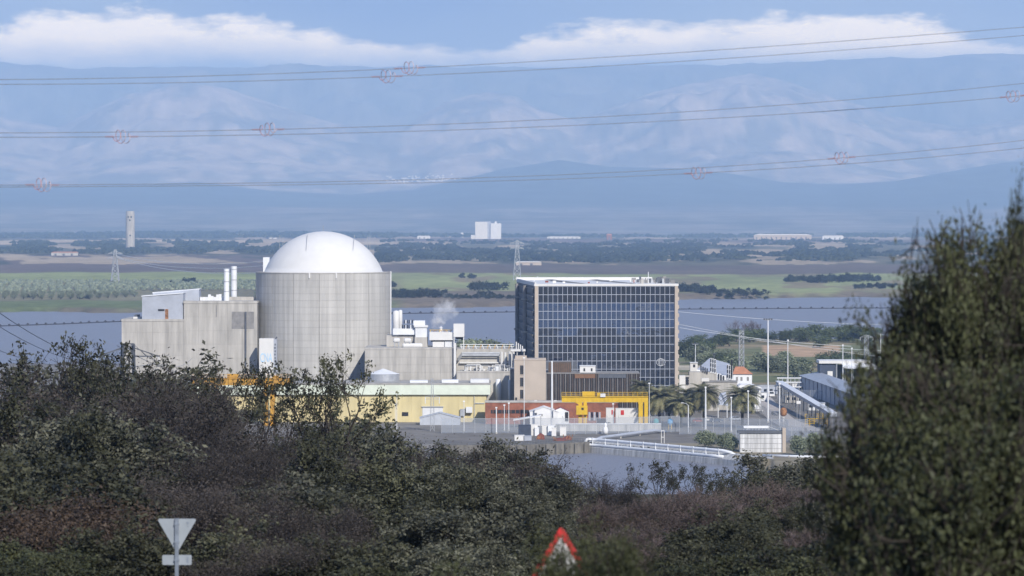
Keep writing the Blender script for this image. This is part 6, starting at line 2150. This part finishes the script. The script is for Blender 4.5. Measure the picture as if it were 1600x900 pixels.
for k in range(6):
    o = B().tube([line_pt(k, px) for px in range(-300, 1901, 50)], 0.0085, 6).build('overhead_conductor', M['wire'])
    tag(o, LINES[k][1] + ' of overhead conductors crossing the sky', 'cable')
for (px, k, lab) in ((605, 1, 'lower spiral bird diverter on the top pair'), (640, 0, 'upper spiral bird diverter on the top pair'), (190, 3, 'leftmost spiral bird diverter on the middle pair'), (419, 2, 'second spiral bird diverter from the left on the middle pair'),
                     (66, 4, 'leftmost spiral bird diverter on the bottom pair'), (1091, 5, 'spiral bird diverter on the bottom pair above the tower'), (1315, 4, 'spiral bird diverter on the bottom pair near the big tree'), (1583, 3, 'spiral bird diverter on the middle pair at the right edge')):
    p = line_pt(k, px)
    t = thing('bird_diverter', lab, 'bird diverter', p, 'spiral bird diverters on the overhead cables')
    dirv = (line_pt(k, px + 10) - line_pt(k, px - 10)).normalized()
    t.rotation_euler = dirv.to_track_quat('X', 'Z').to_euler()
    rr = random.Random(px)
    ph = rr.uniform(0, 6)
    pts, rs = [], []
    for i in range(90):
        u = i / 89
        xx = (u - 0.5) * 0.50
        env = min(1, 5 * u, 5 * (1 - u))
        pts.append((xx, 0.17 * env * math.sin(ph + u * 3.2 * 2 * math.pi), 0.17 * env * math.cos(ph + u * 3.2 * 2 * math.pi)))
    half = 46
    B().tube(pts[:half], 0.008, 5).build('spiral', M['diverter_red'], t, local=True)
    B().tube(pts[half - 1:], 0.008, 5).build('spiral', M['diverter_white'], t, local=True)
    for s_ in (-1, 1):
        gp = [(s_ * (0.25 + 0.25 * i / 39), 0.022 * math.sin(i * 1.0), 0.022 * math.cos(i * 1.0)) for i in range(40)]
        B().tube(gp, 0.005, 4).build('grip', M['diverter_red'], t, local=True)

# ------------------------------------------------------------------ road signs
def rounded_tri(cx, cz, side, up_, rad=0.05, k=5):
    s_ = 1 if up_ else -1
    h = side * math.sqrt(3) / 2
    c = [(cx - side / 2, cz - s_ * h / 3), (cx + side / 2, cz - s_ * h / 3), (cx, cz + s_ * 2 * h / 3)]
    if not up_:
        c = [c[1], c[0], c[2]]
    out = []
    for i in range(3):
        p, q, n_ = Vector(c[i - 1]), Vector(c[i]), Vector(c[(i + 1) % 3])
        ctr = q + ((p - q).normalized() + (n_ - q).normalized()).normalized() * rad * 2
        a0_ = math.atan2(*reversed((q - ctr).normalized())) - math.radians(60)
        for j in range(k + 1):
            a_ = a0_ + math.radians(120) * j / k
            out.append((ctr.x + rad * math.cos(a_), ctr.y + rad * math.sin(a_)))
    return out


D = 87.0
sx = X(276.5, D)
g0 = gz_at(sx, D)
t = thing('give_way_sign', 'grey back of a triangular give-way sign with small plate on a post', 'road sign', (sx, D, g0))
side = 62.5 / F * D
h = side * math.sqrt(3) / 2
zt = Z(810.5, D)
B().prism(rounded_tri(sx, zt - h / 3, side, False, 0.035), D, D + 0.02).build('triangle_plate', M['sign_back'], t)
zp = Z(875, D)
wp, hp = 46 / F * D, 15.5 / F * D
c = []
for (qx, qz, a0_) in ((1, 1, 0), (-1, 1, 90), (-1, -1, 180), (1, -1, 270)):
    for j in range(4):
        a_ = math.radians(a0_ + 30 * j)
        c.append((sx + qx * (wp / 2 - 0.025) + 0.025 * math.cos(a_), zp + qz * (hp / 2 - 0.025) + 0.025 * math.sin(a_)))
B().prism(c, D, D + 0.02).build('lower_plate', M['sign_back'], t)
B().box(sx - 0.042, sx + 0.042, D - 0.07, D - 0.003, g0 - 0.3, zt + 0.01).build('post', M['sign_post'], t)
for z in (zt - 0.12, zt - 0.52, zp):
    B().box(sx - 0.055, sx + 0.055, D - 0.078, D - 0.002, z - 0.02, z + 0.02).build('clamp', M['sign_post'], t)
for (dx, dz, w_, hh) in ((0.24, -0.10, 0.05, 0.05), (0.25, -0.17, 0.035, 0.02)):
    B().box(sx + dx - w_ / 2, sx + dx + w_ / 2, D - 0.004, D - 0.001, zt + dz - hh / 2, zt + dz + hh / 2).build('maker_mark', M['sign_post'], t)
B().box(sx + 0.22, sx + 0.26, D - 0.004, D - 0.001, zp - 0.07, zp + 0.07).build('maker_mark', M['sign_post'], t)

D = 45.0
sx, zt = X(877, D), Z(820, D)
side = 1.0
h = side * math.sqrt(3) / 2
g0 = gz_at(sx, D)
t = thing('warning_sign', 'red bordered white triangular bend warning sign behind a blurred bush', 'road sign', (sx, D, g0))
B().prism(rounded_tri(sx, zt - 2 * h / 3, side, True, 0.035), D, D + 0.02).build('red_border', M['red'], t)
B().prism(rounded_tri(sx, zt - 2 * h / 3 - 0.005, side * 0.77, True, 0.02), D - 0.006, D - 0.001).build('white_field', M['white'], t)
ar = B()
bx_, bz_ = sx, zt - 0.78
ar.bar((bx_ + 0.07, D - 0.010, bz_), (bx_ + 0.07, D - 0.010, bz_ + 0.14), 0.008, 0.05)
ar.bar((bx_ + 0.08, D - 0.010, bz_ + 0.13), (bx_ - 0.05, D - 0.010, bz_ + 0.25), 0.05, 0.008)
ar.bar((bx_ - 0.04, D - 0.010, bz_ + 0.23), (bx_ - 0.04, D - 0.010, bz_ + 0.36), 0.008, 0.05)
ar.add([(bx_ - 0.11, D - 0.012, bz_ + 0.34), (bx_ + 0.03, D - 0.012, bz_ + 0.34), (bx_ - 0.04, D - 0.012, bz_ + 0.46)], [(0, 1, 2)])
ar.build('bend_arrow', M['black'], t)
B().box(sx - 0.04, sx + 0.04, D + 0.022, D + 0.08, g0 - 0.3, zt - 0.1).build('post', M['sign_post'], t)

# ------------------------------------------------------------------ air between the viewer and the ranges
m, n, l, pr = new_mat('haze_air')
n.remove(pr)
pv = n.new('ShaderNodeVolumePrincipled')
pv.inputs['Color'].default_value = (0.42, 0.64, 1.0, 1)
pv.inputs['Absorption Color'].default_value = (0.25, 0.25, 0.25, 1)
pv.inputs['Density'].default_value = 6.8e-5
pv.inputs['Anisotropy'].default_value = 0.0
l.new(pv.outputs[0], n['Material Output'].inputs['Volume'])
hz = B().box(-14000, 14000, -1700, 36000, -9, float(mz.max()) + 25).build('haze', m)
tag(hz, 'pale blue haze lying over the plain and ranges', 'haze', kind='stuff')
